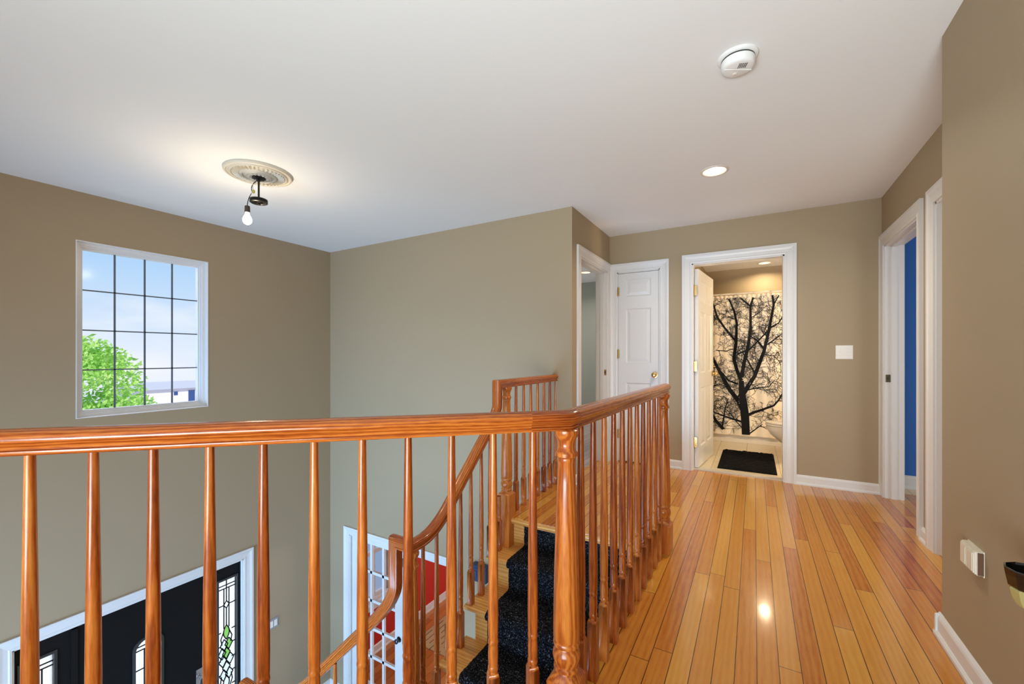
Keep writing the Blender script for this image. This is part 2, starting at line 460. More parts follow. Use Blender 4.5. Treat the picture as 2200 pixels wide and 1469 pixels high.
def rugmat():
    m, t, b = new_mat('beige_dashed_rug'); lk = t.links.new
    c = N(t, 'ShaderNodeTexCoord'); sp = N(t, 'ShaderNodeSeparateXYZ'); lk(c.outputs['Object'], sp.inputs[0])
    rx = math_node(t, 'DIVIDE', math_node(t, 'ADD', sp.outputs['X'], 20), .082); row = math_node(t, 'FLOOR', rx)
    w = N(t, 'ShaderNodeTexWhiteNoise', noise_dimensions='1D'); lk(row, w.inputs['W'])
    ry = math_node(t, 'FRACT', math_node(t, 'ADD', math_node(t, 'DIVIDE', math_node(t, 'ADD', sp.outputs['Y'], 20), .26), w.outputs['Value']))
    d = math_node(t, 'MULTIPLY', math_node(t, 'LESS_THAN', math_node(t, 'FRACT', rx), .20), math_node(t, 'LESS_THAN', ry, .72))
    mx = N(t, 'ShaderNodeMixRGB'); mx.inputs['Color1'].default_value = (.56, .45, .22, 1); mx.inputs['Color2'].default_value = (.22, .16, .07, 1)
    lk(d, mx.inputs['Fac']); lk(mx.outputs[0], b.inputs['Base Color']); b.inputs['Roughness'].default_value = 0.9
    return m
M_rug = rugmat()
def leafmat():
    m, t, b = new_mat('lime_leaves'); lk = t.links.new
    c = N(t, 'ShaderNodeTexCoord'); n = N(t, 'ShaderNodeTexNoise'); n.inputs['Scale'].default_value = 2.2; n.inputs['Detail'].default_value = 4
    lk(c.outputs['Object'], n.inputs['Vector'])
    lk(ramp(t, n.outputs['Fac'], [(0.3, (0.24, 0.52, 0.10)), (0.5, (0.50, 0.80, 0.20)), (0.68, (0.80, 0.92, 0.45))]), b.inputs['Base Color'])  # colours lifted to pale yellow to paint in the overexposed glare
    b.inputs['Roughness'].default_value = 0.6
    tl = N(t, 'ShaderNodeBsdfTranslucent'); tl.inputs[0].default_value = (0.55, 0.85, 0.15, 1)
    mx = N(t, 'ShaderNodeMixShader'); mx.inputs[0].default_value = 0.35
    o = t.nodes['Material Output']
    lk(b.outputs[0], mx.inputs[1]); lk(tl.outputs[0], mx.inputs[2]); lk(mx.outputs[0], o.inputs[0])
    return m
M_leaf = leafmat()
M_glare_ground = plain('pale_glare_ground', (0.72, 0.72, 0.70), 0.9)  # ground coloured pale to paint in the overexposed glare outdoors
M_siding = plain('pale_pink_siding', (0.80, 0.72, 0.76), 0.7)
M_siding2 = plain('pale_grey_siding', (0.72, 0.75, 0.80), 0.7)
M_roof = plain('pale_shingle', (0.62, 0.60, 0.62), 0.8)
M_bluepane = plain('blue_window_pane', (0.035, 0.075, 0.22), 0.2)
def curtainmat():
    m, t, b = new_mat('cream_curtain_cloth')
    b.inputs['Base Color'].default_value = (0.86, 0.74, 0.57, 1); b.inputs['Roughness'].default_value = 0.7
    b.inputs['Specular IOR Level'].default_value = 0.2
    return m
M_curt = curtainmat()
M_ink = plain('black_printed_ink', (0.006, 0.006, 0.007), 0.7, spec=0.2)
M_hem = plain('printed_curtain_header', (0.42, 0.33, 0.26), 0.7, bump=1.0, bscale=60)

# ================================================================== measured layout (metres; hall floor z = 0)
XF, YM, XJ, YB, XR, XN, YN = -4.62, 3.40, -1.37, 4.49, 0.905, 0.66, 2.345
ZC, ZF = 2.44, -3.05
RISE = 3.05 / 15

def wall_grid(mb, axis, lo, hi, s0, s1, z0, z1, holes, mi=0):
    """a wall slab: thickness lo..hi on `axis`, running s0..s1 on the other plan axis, z0..z1, minus holes (s0,s1,z0,z1)"""
    holes = [(h[0], h[1], -.40 if h[2] == 0 else h[2], h[3]) for h in holes]
    ss = sorted({s0, s1, *[clamp(h[i], s0, s1) for h in holes for i in (0, 1)]})
    zs = sorted({z0, z1, *[clamp(h[i], z0, z1) for h in holes for i in (2, 3)]})
    for a, b in zip(ss, ss[1:]):
        for c, d in zip(zs, zs[1:]):
            ms, mz = (a + b) / 2, (c + d) / 2
            if any(h[0] < ms < h[1] and h[2] < mz < h[3] for h in holes): continue
            if axis == 'X': mb.box((lo, a, c), (hi, b, d), mi)
            else: mb.box((a, lo, c), (b, hi, d), mi)

# openings
WIN = (1.119, 2.039, 0.645, 2.055)
FD = (0.785, 2.375, ZF, -0.975)
JD = (3.592, 4.418, 0, 2.050)
CD = (-1.292, -0.836, 0, 2.045)
BD = (-0.543, 0.241, 0, 2.060)
RD1 = (3.593, 4.418, 0, 2.035)
RD2 = (2.490, 3.318, 0, 2.035)
MD = (-4.262, -2.695, ZF, -1.025)
RW = (3.62, 4.42, -2.30, -1.02)

m = MB(); wall_grid(m, 'X', XF - 0.16, XF, -3.0, 3.46, ZF - .12, ZC, [WIN, FD])
struct(m, 'wall_front', M_wall, 'taupe foyer wall with the tall window and the black front door', 'wall')
m = MB(); wall_grid(m, 'Y', YM, YM + .12, XF, XJ, ZF - .12, ZC, [MD])
struct(m, 'wall_middle', M_wall, 'tall taupe stairwell wall behind the stair rail', 'wall')
m = MB(); wall_grid(m, 'X', XJ - .12, XJ, YM + .12, YB, -.30, ZC, [JD])
struct(m, 'wall_left', M_wall, 'short taupe wall with the open bedroom doorway', 'wall')
m = MB(); wall_grid(m, 'Y', YB, YB + .12, XJ - .12, XR + .12, -.30, ZC, [CD, BD])
struct(m, 'wall_back', M_wall, 'taupe wall at the hall end with closet and bathroom doors', 'wall')
m = MB(); wall_grid(m, 'X', XR, XR + .12, YN, YB, -.30, ZC, [RD1, RD2])
struct(m, 'wall_right', M_wall, 'taupe wall on the right with the blue room doorway', 'wall')
m = MB(); m.box((XN, -3.0, -.30), (XR + .12, YN, ZC))
struct(m, 'wall_near', M_wall, 'near taupe wall at the right edge of the picture', 'wall')
CANS = [(-.242, 3.250), (.125, 6.84), (-2.282, 6.22)]
m = MB(); CR = .078
xs_ = sorted({XF - .16, 3.6, *[c[0] + d for c in CANS for d in (-.15, .15)]}); ys_ = sorted({-3.0, 7.3, *[c[1] + d for c in CANS for d in (-.15, .15)]})
for a, b in zip(xs_, xs_[1:]):
    for c, d in zip(ys_, ys_[1:]):
        hit = [q for q in CANS if abs((a + b) / 2 - q[0]) < .01 and abs((c + d) / 2 - q[1]) < .01]
        if not hit: m.face([(a, c, ZC), (b, c, ZC), (b, d, ZC), (a, d, ZC)])
        else:
            cx_, cy_ = hit[0]
            for k in range(48):
                r2 = []
                for kk in (k, k + 1):
                    t_ = 2 * PI * kk / 48; u_, v_ = math.cos(t_), math.sin(t_); f_ = .15 / max(abs(u_), abs(v_)); r2.append(((cx_ + u_ * CR, cy_ + v_ * CR, ZC), (cx_ + u_ * f_, cy_ + v_ * f_, ZC)))
                m.face([r2[0][0], r2[0][1], r2[1][1], r2[1][0]])
m.box((XF - .16, -3.0, ZC + .13), (3.6, 7.3, ZC + .2))
struct(m, 'ceiling', M_ceil, 'flat white ceiling', 'ceiling')

# ---- hall floor slab with the stairwell cut out
A = math.radians(44.0)
N1 = Vector((-.500, 1.195)); N2 = Vector((-.462, 2.565))
DF = Vector((-math.cos(A), -math.sin(A)))          # front rail, heading away from the corner newel
NF = Vector((math.sin(A), -math.cos(A)))           # towards the camera side
ed = N1 - NF * .05
far = ed + DF * 3.2
outline = [(-1.56, 2.555), (-.535, 2.555), (-.535, ed.y + .01), (ed.x, ed.y), (far.x, far.y), (far.x, -3.0),
           (XN, -3.0), (XN, YN), (XR, YN), (XR, RD2[0]), (XR + .12, RD2[0]), (XR + .12, RD2[1]), (XR, RD2[1]),
           (XR, RD1[0]), (XR + .12, RD1[0]), (XR + .12, RD1[1]), (XR, RD1[1]), (XR, YB),
           (BD[1], YB), (BD[1], YB + .03), (BD[0], YB + .03), (BD[0], YB), (CD[1], YB), (CD[1], YB + .10), (CD[0], YB + .10), (CD[0], YB),
           (XJ, YB), (XJ, JD[1]), (XJ - .12, JD[1]), (XJ - .12, JD[0]), (XJ, JD[0]), (XJ, YM), (-1.56, YM)]
def slab(outline, z0, z1):
    bm = bmesh.new()
    vs = [bm.verts.new((x, y, z1)) for x, y in outline]
    f = bm.faces.new(vs)
    r = bmesh.ops.extrude_face_region(bm, geom=[f])
    for v in [g for g in r['geom'] if isinstance(g, bmesh.types.BMVert)]: v.co.z = z0
    bmesh.ops.triangulate(bm, faces=bm.faces[:])
    bmesh.ops.recalc_face_normals(bm, faces=bm.faces)
    me = bpy.data.meshes.new('floor'); bm.to_mesh(me); bm.free()
    return me
me = slab(outline, -.045, 0); me.materials.append(M_floor)
tag(link('floor', me), 'glossy oak strip hall floor', 'floor', kind='structure')
# white drywall edge of the floor around the stairwell and structural thickness
m = MB()
m.box((-.535, ed.y, -.30), (-.50, 2.56, -.045)); m.box((-1.56, 2.59, -.30), (-1.53, YM, -.045))
m.box((-1.53, 2.60, -.30), (XJ + .6, YM, -.045))
struct(m, 'trim_1', M_white, 'white edge of the upper floor around the stairwell', 'trim')
m = MB(); m.box((-.50, ed.y, ZF), (-.40, 2.60, -.05)); m.box((-.50, 2.60, ZF), (-.40, YM, -.05))  # mostly hidden wall, added to block light under the hall edge
struct(m, 'wall_light_block', M_wall, 'taupe wall added beside the stair to block light', 'wall')

m = MB(); m.box((XF, -3.0, ZF - .12), (1.0, YM, ZF))
struct(m, 'floor_foyer', M_foyertile, 'pale tiled foyer floor downstairs', 'floor')
# ---- bedroom beyond the left doorway
m = MB(); m.box((-4.6, YM + .12, -.05), (XJ - .12, 7.10, -.0005)); struct(m, 'floor_bedroom', M_floor_greyed, 'wood floor of the bedroom with a greyish reflection painted in', 'floor')
m = MB(); m.box((-4.62, 7.10, -.05), (XJ, 7.22, ZC)); m.box((-4.74, YM + .12, -.05), (-4.60, 7.2, ZC)); m.box((XJ - .12, YB + .12, -.05), (XJ - .02, 7.1, ZC))
struct(m, 'wall_bedroom', M_grey, 'grey green bedroom wall seen through the left doorway', 'wall')
# ---- blue room
m = MB(); m.box((XR + .12, 4.80, -.05), (3.6, 4.92, ZC)); m.box((3.55, 1.2, -.05), (3.65, 4.85, ZC)); m.box((XR + .12, 1.1, -.05), (3.6, 1.22, ZC))
struct(m, 'wall_blue', M_blue, 'bright blue wall of the room on the right', 'wall')
m = MB(); m.box((XR + .12, 1.22, -.05), (3.55, 4.80, -.0005)); struct(m, 'floor_blue', M_floor, 'oak floor of the blue room', 'floor')
# ---- bathroom
m = MB(); m.box((-.65, YB + .12, -.05), (1.75, 6.22, .004)); struct(m, 'floor_bathroom', M_bathtile, 'cream tiled bathroom floor', 'floor')
for nm, a, b, lb in (('wall_bathroom_left', (-.77, YB + .12, -.05), (-.65, 7.15, ZC), 'taupe left wall of the bathroom'), ('wall_bathroom_right', (1.75, YB + .12, -.05), (1.87, 7.15, ZC), 'taupe right wall of the bathroom'),
                     ('wall_bathroom_back', (-.77, 7.15, -.05), (1.87, 7.27, ZC), 'taupe wall above the shower curtain in the bathroom')):
    m = MB(); m.box(a, b); struct(m, nm, M_wall, lb, 'wall')
m = MB(); m.box((BD[0], YB + .03, -.02), (BD[1], YB + .13, .010)); struct(m, 'trim_2', M_thresh, 'grey stone saddle under the bathroom door', 'trim')
# ---- closet: black backing paints the shade inside
m = MB(); m.box((CD[0] - .03, YB + .12, -.05), (CD[1] + .03, YB + .16, ZC)); struct(m, 'wall_closet', M_black, 'black backing standing for the shade behind the narrow white door', 'wall')
# ---- red room downstairs
m = MB(); m.box((XF, YM, ZF - .12), (-.9, 7.6, ZF)); struct(m, 'floor_dining', M_floor_red, 'orange wood floor of the red room', 'floor')
m = MB(); wall_grid(m, 'X', XF - .16, XF, 3.46, 7.6, ZF - .12, -.05, [RW]); m.box((XF, 7.5, ZF), (-.9, 7.62, -.05)); m.box((-1.0, YM + .12, ZF), (-.9, 7.6, -.05))
struct(m, 'wall_dining', M_red, 'deep red walls of the room downstairs', 'wall')
m = MB(); m.box((XF, YM + .12, -.35), (-.9, 7.6, -.30)); struct(m, 'ceiling_dining', M_ceil, 'white ceiling of the red room downstairs', 'ceiling')

# ================================================================== casings, jambs, baseboards
CAS = [(0.0, 0.0), (0.0, .011), (.012, .013), (.020, .010), (.045, .012), (.060, .015), (.070, .020), (.090, .020), (.090, 0.0)]
def casing(mb, axis, plane, sign, s0, s1, z0, z1, skip=()):
    """mitred colonial casing round an opening; profile (width outward, thickness off the wall)"""
    def P(s, z, t):
        w = plane + sign * t
        return (w, s, z) if axis == 'X' else (s, w, z)
    loops = []
    for w, t in CAS:
        loops.append([P(s0 - w, z0, t), P(s0 - w, z1 + w, t), P(s1 + w, z1 + w, t), P(s1 + w, z0, t)])
    for a, b in zip(loops, loops[1:]):
        for i in range(3): mb.face([a[i], a[i + 1], b[i + 1], b[i]])
    for i in (0, 3): mb.face([l[i] for l in loops])
def jamb(mb, axis, lo, hi, s0, s1, z0, z1, stop=None):
    T = .018
    def B(a, b, c, d, lo_=lo, hi_=hi):
        if axis == 'X': mb.box((lo_, a, c), (hi_, b, d))
        else: mb.box((a, lo_, c), (b, hi_, d))
    B(s0, s0 + T, z0, z1); B(s1 - T, s1, z0, z1); B(s0, s1, z1 - T, z1)
    if stop is not None:
        p0, p1 = stop
        B(s0 + T, s0 + T + .011, z0, z1 - T, p0, p1); B(s1 - T - .011, s1 - T, z0, z1 - T, p0, p1); B(s0 + T, s1 - T, z1 - T - .011, z1 - T, p0, p1)
def open_trim(name, axis, plane, sign, depth, op, stop, label, double=True):
    mb = MB(); s0, s1, z0, z1 = op
    casing(mb, axis, plane, sign, s0 + .006, s1 - .006, z0, z1 - .006)
    back = plane - sign * depth
    lo, hi = min(plane, back), max(plane, back)
    jamb(mb, axis, lo, hi, s0, s1, z0, z1, stop)
    if double: casing(mb, axis, back, -sign, s0 + .006, s1 - .006, z0, z1 - .006)
    return struct(mb, name, M_white, label, 'door trim')
t_bed = open_trim('trim_3', 'X', XJ, 1, .12, JD, (XJ - .075, XJ - .04), 'white casing of the bedroom doorway on the left')
open_trim('trim_4', 'Y', YB, -1, .12, CD, (YB + .05, YB + .08), 'white casing of the narrow closet door', False)
open_trim('trim_5', 'Y', YB, -1, .12, BD, None, 'white casing around the bathroom doorway', False)
t_blue = open_trim('trim_6', 'X', XR, -1, .12, RD1, (XR + .04, XR + .075), 'white casing of the doorway to the blue room', False)
open_trim('trim_7', 'X', XR, -1, .12, RD2, (XR + .04, XR + .075), 'white casing half hidden behind the near right wall', False)
open_trim('trim_8', 'Y', YM, -1, .12, MD, (YM + .07, YM + .09), 'wide white casing of the doorway to the red room', False)
open_trim('trim_9', 'X', XF, 1, .05, FD, None, 'wide white casing around the black front door', False)

BASE = [(0, 0), (.022, 0), (.022, .012), (.016, .020), (.013, .022), (.013, .068), (.010, .076), (.004, .084), (0, .086)]
def baseboard(mb, p, q, nrm, z=0.0, k=1.0):
    p, q, nrm = Vector(p), Vector(q), Vector(nrm)
    rings = [[(c.x + nrm.x * t, c.y + nrm.y * t, z + h * k) for t, h in BASE] for c in (p, q)]
    n = len(BASE)
    for j in range(n): mb.face([rings[0][j], rings[0][(j + 1) % n], rings[1][(j + 1) % n], rings[1][j]])
    mb.face(rings[0]); mb.face(list(reversed(rings[1])))
m = MB(); baseboard(m, (CD[1] + .084, YB), (BD[0] - .084, YB), (0, -1)); baseboard(m, (BD[1] + .084, YB), (XR, YB), (0, -1))
struct(m, 'baseboard_back', M_white, 'white baseboard along the hall end wall', 'baseboard')
m = MB(); baseboard(m, (XR, RD2[1] + .084), (XR, RD1[0] - .084), (-1, 0))
struct(m, 'baseboard_right', M_white, 'short white baseboard between the two right doorways', 'baseboard')
m = MB(); baseboard(m, (XN, -3.0), (XN, YN + .02), (-1, 0), k=1.1); baseboard(m, (XN - .02, YN), (XR, YN), (0, 1), k=1.1)
struct(m, 'baseboard_near', M_white, 'white baseboard at the foot of the near right wall', 'baseboard')
m = MB(); baseboard(m, (-1.50, YM), (XJ + .0, YM), (0, -1)); baseboard(m, (XJ, YM - .02), (XJ, JD[0] - .084), (1, 0))
struct(m, 'baseboard_left', M_white, 'short white baseboard left of the bedroom doorway', 'baseboard')
m = MB(); baseboard(m, (XF, 2.465), (XF, YM), (1, 0), ZF, 1.5); baseboard(m, (XF, YM), (MD[0] - .084, YM), (0, -1), ZF, 1.5)
baseboard(m, (XF, -3), (XF, .69), (1, 0), ZF, 1.5); baseboard(m, (MD[1] + .084, YM), (-1.37, YM), (0, -1), ZF, 1.5)
struct(m, 'baseboard_foyer', M_white, 'white baseboard of the foyer downstairs', 'baseboard')
m = MB(); baseboard(m, (XF, YM + .12), (XF, 7.5), (1, 0), ZF, 1.4); baseboard(m, (XF, 7.5), (-1.0, 7.5), (0, -1), ZF, 1.4)
struct(m, 'baseboard_dining', M_white, 'white baseboard under the red wall', 'baseboard')
m = MB(); baseboard(m, (XR + .12, 4.80), (3.55, 4.80), (0, -1), k=1.35)
struct(m, 'baseboard_blue', M_white, 'white baseboard under the blue wall', 'baseboard')
m = MB(); baseboard(m, (-4.6, 7.10), (XJ - .12, 7.10), (0, -1)); struct(m, 'baseboard_bedroom', M_white, 'white baseboard of the bedroom', 'baseboard')

# ================================================================== raised panel doors
def door_panels(w, h, cols, rows):
    return [(c0, c1, r0, r1) for c0, c1 in cols for r0, r1 in rows]
def panel_leaf(mb, w, h, t, panels):
    """leaf in local coords: x 0..w, y 0..t (thickness), z 0..h"""
    xs = sorted({0, w, *[p[i] for p in panels for i in (0, 1)]}); zs = sorted({0, h, *[p[i] for p in panels for i in (2, 3)]})
    for y, sg in ((0, 1), (t, -1)):
        for a, b in zip(xs, xs[1:]):
            for c, d in zip(zs, zs[1:]):
                mx_, mz_ = (a + b) / 2, (c + d) / 2
                if not any(p[0] < mx_ < p[1] and p[2] < mz_ < p[3] for p in panels):
                    mb.face([(a, y, c), (b, y, c), (b, y, d), (a, y, d)])
        for (a, b, c, d) in panels:
            seq = [(0, 0), (.010, .010), (.018, .010), (.045, .003)]
            R = [[(a + i, y + sg * k, c + i), (b - i, y + sg * k, c + i), (b - i, y + sg * k, d - i), (a + i, y + sg * k, d - i)] for i, k in seq]
            for r0, r1 in zip(R, R[1:]):
                for j in range(4): mb.face([r0[j], r0[(j + 1) % 4], r1[(j + 1) % 4], r1[j]])
            mb.face(R[-1])
    for a, b in zip(xs, xs[1:]):
        mb.face([(a, 0, 0), (b, 0, 0), (b, t, 0), (a, t, 0)]); mb.face([(a, 0, h), (b, 0, h), (b, t, h), (a, t, h)])
    for c, d in zip(zs, zs[1:]):
        mb.face([(0, 0, c), (0, t, c), (0, t, d), (0, 0, d)]); mb.face([(w, 0, c), (w, t, c), (w, t, d), (w, 0, d)])
def knob_mb(c, d, r=.027, L=.06):
    """round knob on a rose; c = point on the door face, d = outward direction axis ('X','Y') and sign"""
    ax, sg = d
    mb = MB(); mb.lathe([(.030, 0), (.032, .003), (.030, .007), (.013, .010), (.011, .022), (.014, .028), (r * .85, .033), (r, .044), (r * .9, .055), (r * .55, L), (0.001, L + .001)], n=20, axis=ax)
    if sg < 0:
        M = Matrix.Diagonal((-1 if ax == 'X' else 1, -1 if ax == 'Y' else 1, 1, 1)); mb.xf(M)
    mb.xf(Matrix.Translation(c)); return mb

# closet door
d_cl = empty('door_2', (CD[0] + .02, YB - .002, 0.012), 'narrow white closet door with three raised panels and brass knob', 'door', kind='structure')
wl = CD[1] - CD[0] - .04
mb = MB(); panel_leaf(mb, wl, 2.01, .035, [(.080, wl - .075, 1.76, 1.94), (.080, wl - .075, 1.05, 1.63), (.080, wl - .075, .16, .84)])
mb.build('door_leaf', M_door, d_cl)
part(knob_mb((-.892, YB - .002, .942), ('Y', -1)), 'door_knob', M_brass, d_cl, True, 'polished brass knob')
for z in (.30, 1.16, 1.83):
    mb = MB(); mb.box((CD[0] + .010, YB - .012, z - .045), (CD[0] + .030, YB - .001, z + .045)); mb.lathe([(.006, -.05), (.006, .05)], (CD[0] + .020, YB - .010, z), 8)
    part(mb, 'hinge', M_brass, d_cl, True, 'brass hinge')
# bathroom door: hinged on the left, swung about 84 degrees into the bathroom
d_ba = empty('door_3', (BD[0] + .022, YB + .085, .014), 'white six panel bathroom door standing open inwards', 'door', kind='structure')
wl = .745; lf = MB()
cols = [(.105, .335), (.415, .645)]; rows = [(.20, .80), (.95, 1.58), (1.68, 1.90)]
panel_leaf(lf, wl, 2.0, .035, door_panels(wl, 2, cols, rows))
ang = math.radians(84); RM = Matrix.Rotation(ang, 4, 'Z')
lf.xf(Matrix.Translation((.0, -.035, 0))); lf.xf(RM)
lf.build('door_leaf', M_door, d_ba)
for side in (-1, 1):
    kb = knob_mb((wl - .06, (-.035 if side < 0 else 0), .925), ('Y', side)); kb.xf(RM); kb.build('door_knob', M_brass, d_ba, True)['label'] = 'polished brass knob'
for z in (.26, 1.02, 1.78):
    hb = MB(); hb.box((-.014, -.032, z - .05), (-.002, -.001, z + .05)); hb.box((-.003, -.036, z - .05), (.026, -.0335, z + .05)); hb.lathe([(.007, -.055), (.007, .055)], (-.006, -.038, z), 8); hb.build('hinge', M_brass, d_ba, True)['label'] = 'brass hinge'
# door behind the near wall, closed
d_r2 = empty('door_4', (XR + .080, RD2[0] + .02, .012), 'closed white panel door behind the near right wall', 'door', kind='structure')
wl = RD2[1] - RD2[0] - .04; lf = MB()
panel_leaf(lf, wl, 2.0, .035, door_panels(wl, 2, [(.11, .36), (.44, wl - .11)], rows)); lf.xf(Matrix.Rotation(PI / 2, 4, 'Z')); lf.xf(Matrix.Translation((.035, 0, 0)))
lf.build('door_leaf', M_door, d_r2)
# brass strike plates in the open doorways
mb = MB(); mb.box((XJ - .062 + .03, JD[1] - .0195, .93), (XJ - .012, JD[1] - .0175, .99)); mb.box((XJ - .012, JD[1] - .020, .93), (XJ - .008, JD[1] - .012, .99), 0); mb.box((XJ - .028, JD[1] - .0205, .948), (XJ - .016, JD[1] - .0185, .972), 1)
mb.build('strike_plate', [M_brass, M_slot], t_bed)
mb = MB(); mb.box((XR + .006, RD1[1] - .0195, .93), (XR + .036, RD1[1] - .0175, .99)); mb.box((XR + .012, RD1[1] - .0205, .948), (XR + .026, RD1[1] - .0185, .972), 1)
mb.build('strike_plate', [M_brass, M_slot], t_blue)

# ================================================================== tall foyer window
w1 = empty('window_1', (XF, (WIN[0] + WIN[1]) / 2, WIN[2]), 'white sixteen pane window high in the foyer wall', 'window', kind='structure')
y0, y1, z0, z1 = WIN
mb = MB()
def frame_rect(mb, axis, lo, hi, s0, s1, z0, z1, t):
    def B(a, b, c, d):
        if axis == 'X': mb.box((lo, a, c), (hi, b, d))
        else: mb.box((a, lo, c), (b, hi, d))
    B(s0, s0 + t, z0, z1); B(s1 - t, s1, z0, z1); B(s0 + t, s1 - t, z0, z0 + t); B(s0 + t, s1 - t, z1 - t, z1)
frame_rect(mb, 'X', XF - .13, XF - .045, y0 + .002, y1 - .002, z0 + .002, z1 - .002, .028)
frame_rect(mb, 'X', XF - .13, XF - .06, y0 + .03, y1 - .03, z0 + .03, z1 - .03, .012)
frame_rect(mb, 'X', XF - .12, XF - .075, y0 + .042, y1 - .042, z0 + .042, z1 - .042, .014)
part(mb, 'window_frame', M_vinyl, w1)
mb = MB(); frame_rect(mb, 'X', XF - .14, XF + .004, y0 - .001, y1 + .001, z0 - .001, z1 + .001, .006)
part(mb, 'reveal', M_white, w1)
gy0, gy1, gz0, gz1 = y0 + .055, y1 - .055, z0 + .055, z1 - .055
mb = MB(); mb.box((XF - .102, gy0, gz0), (XF - .098, gy1, gz1)); part(mb, 'window_pane', M_glass, w1)
mb = MB()
for i in (1, 2, 3):
    y = gy0 + (gy1 - gy0) * i / 4; mb.box((XF - .097, y - .006, gz0), (XF - .088, y + .006, gz1))
    z = gz0 + (gz1 - gz0) * i / 4; mb.box((XF - .097, gy0, z - .005), (XF - .088, gy1, z + .005))
part(mb, 'muntin_grid', M_muntin, w1)

# ================================================================== red room window
w2 = empty('window_2', (XF, 4.0, RW[2]), 'white sash window in the red room downstairs', 'window', kind='structure')
y0, y1, z0, z1 = RW
mb = MB(); frame_rect(mb, 'X', XF - .12, XF + .0, y0, y1, z0, z1, .035); frame_rect(mb, 'X', XF - .08, XF - .04, y0 + .035, y1 - .035, z0 + .035, z1 - .035, .035)
mb.box((XF - .07, y0 + .05, -1.66), (XF - .03, y1 - .05, -1.61)); casing(mb, 'X', XF, 1, y0, y1, z0, z1)
for yy in (y0 + .29, y0 + .53): mb.box((XF - .065, yy - .010, z0 + .06), (XF - .045, yy + .010, z1 - .06))
part(mb, 'window_frame', M_white, w2)
mb = MB(); mb.box((XF - .02, y0 - .10, z0 - .03), (XF + .07, y1 + .10, z0)); mb.box((XF, y0 - .08, z0 - .11), (XF + .018, y1 + .08, z0 - .03)); part(mb, 'window_sill', M_white, w2)
mb = MB(); mb.box((XF - .058, y0 + .06, z0 + .06), (XF - .055, y1 - .06, z1 - .06)); part(mb, 'window_pane', M_glass, w2)

# ================================================================== front door with sidelights
fd = empty('door_1', (XF, 1.58, ZF), 'black front door with leaded glass and two sidelights', 'door', kind='structure')
XD = XF - .05
def rounded(y0, y1, z0, z1, r, n=8, bottom=True):
    pts = []
    for cy, cz, a0 in ((y1 - r, z1 - r, 0), (y0 + r, z1 - r, 90), (y0 + r, z0 + r, 180), (y1 - r, z0 + r, 270)):
        for k in range(n + 1):
            a = math.radians(a0 + 90 * k / n); pts.append((cy + r * math.cos(a), cz + r * math.sin(a)))
    return pts
def plate_hole(outer, inner, x0, x1):
    """plate in the YZ plane with a hole, thickness x0..x1"""
    bm = bmesh.new(); es = []
    for loop in (outer, inner):
        vs = [bm.verts.new((x1, y, z)) for y, z in loop]
        es += [bm.edges.new((vs[i], vs[(i + 1) % len(vs)])) for i in range(len(vs))]
    r = bmesh.ops.triangle_fill(bm, edges=es, use_beauty=True)
    fs = [g for g in r['geom'] if isinstance(g, bmesh.types.BMFace)]
    r = bmesh.ops.extrude_face_region(bm, geom=fs)
    for v in [g for g in r['geom'] if isinstance(g, bmesh.types.BMVert)]: v.co.x = x0
    bmesh.ops.recalc_face_normals(bm, faces=bm.faces)
    me = bpy.data.meshes.new('plate'); bm.to_mesh(me); bm.free(); return me
def part_mesh(me, name, mat, parent, label=None):
    me.materials.append(mat); me.transform(Matrix.Translation(-parent_world(parent)))
    o = link(name, me, parent)
    if label: o['label'] = label
    return o
def rect(y0, y1, z0, z1): return [(y0, z0), (y1, z0), (y1, z1), (y0, z1)]
def cames(mb, x, segs, w=.009):
    for (a, b) in segs:
        a, b = Vector((0, *a)), Vector((0, *b)); t = (b - a).normalized(); n = Vector((0, -t.z, t.y)) * w / 2
        f = [a + n, b + n, b - n, a - n]
        P = [[(x + dx, q.y, q.z) for q in f] for dx in (0, .006)]
        mb.face(P[0]); mb.face(P[1])
        for i in range(4): mb.face([P[0][i], P[0][(i + 1) % 4], P[1][(i + 1) % 4], P[1][i]])
def poly(pts, close=True):
    s = list(zip(pts, pts[1:]))
    if close: s.append((pts[-1], pts[0]))
    return s
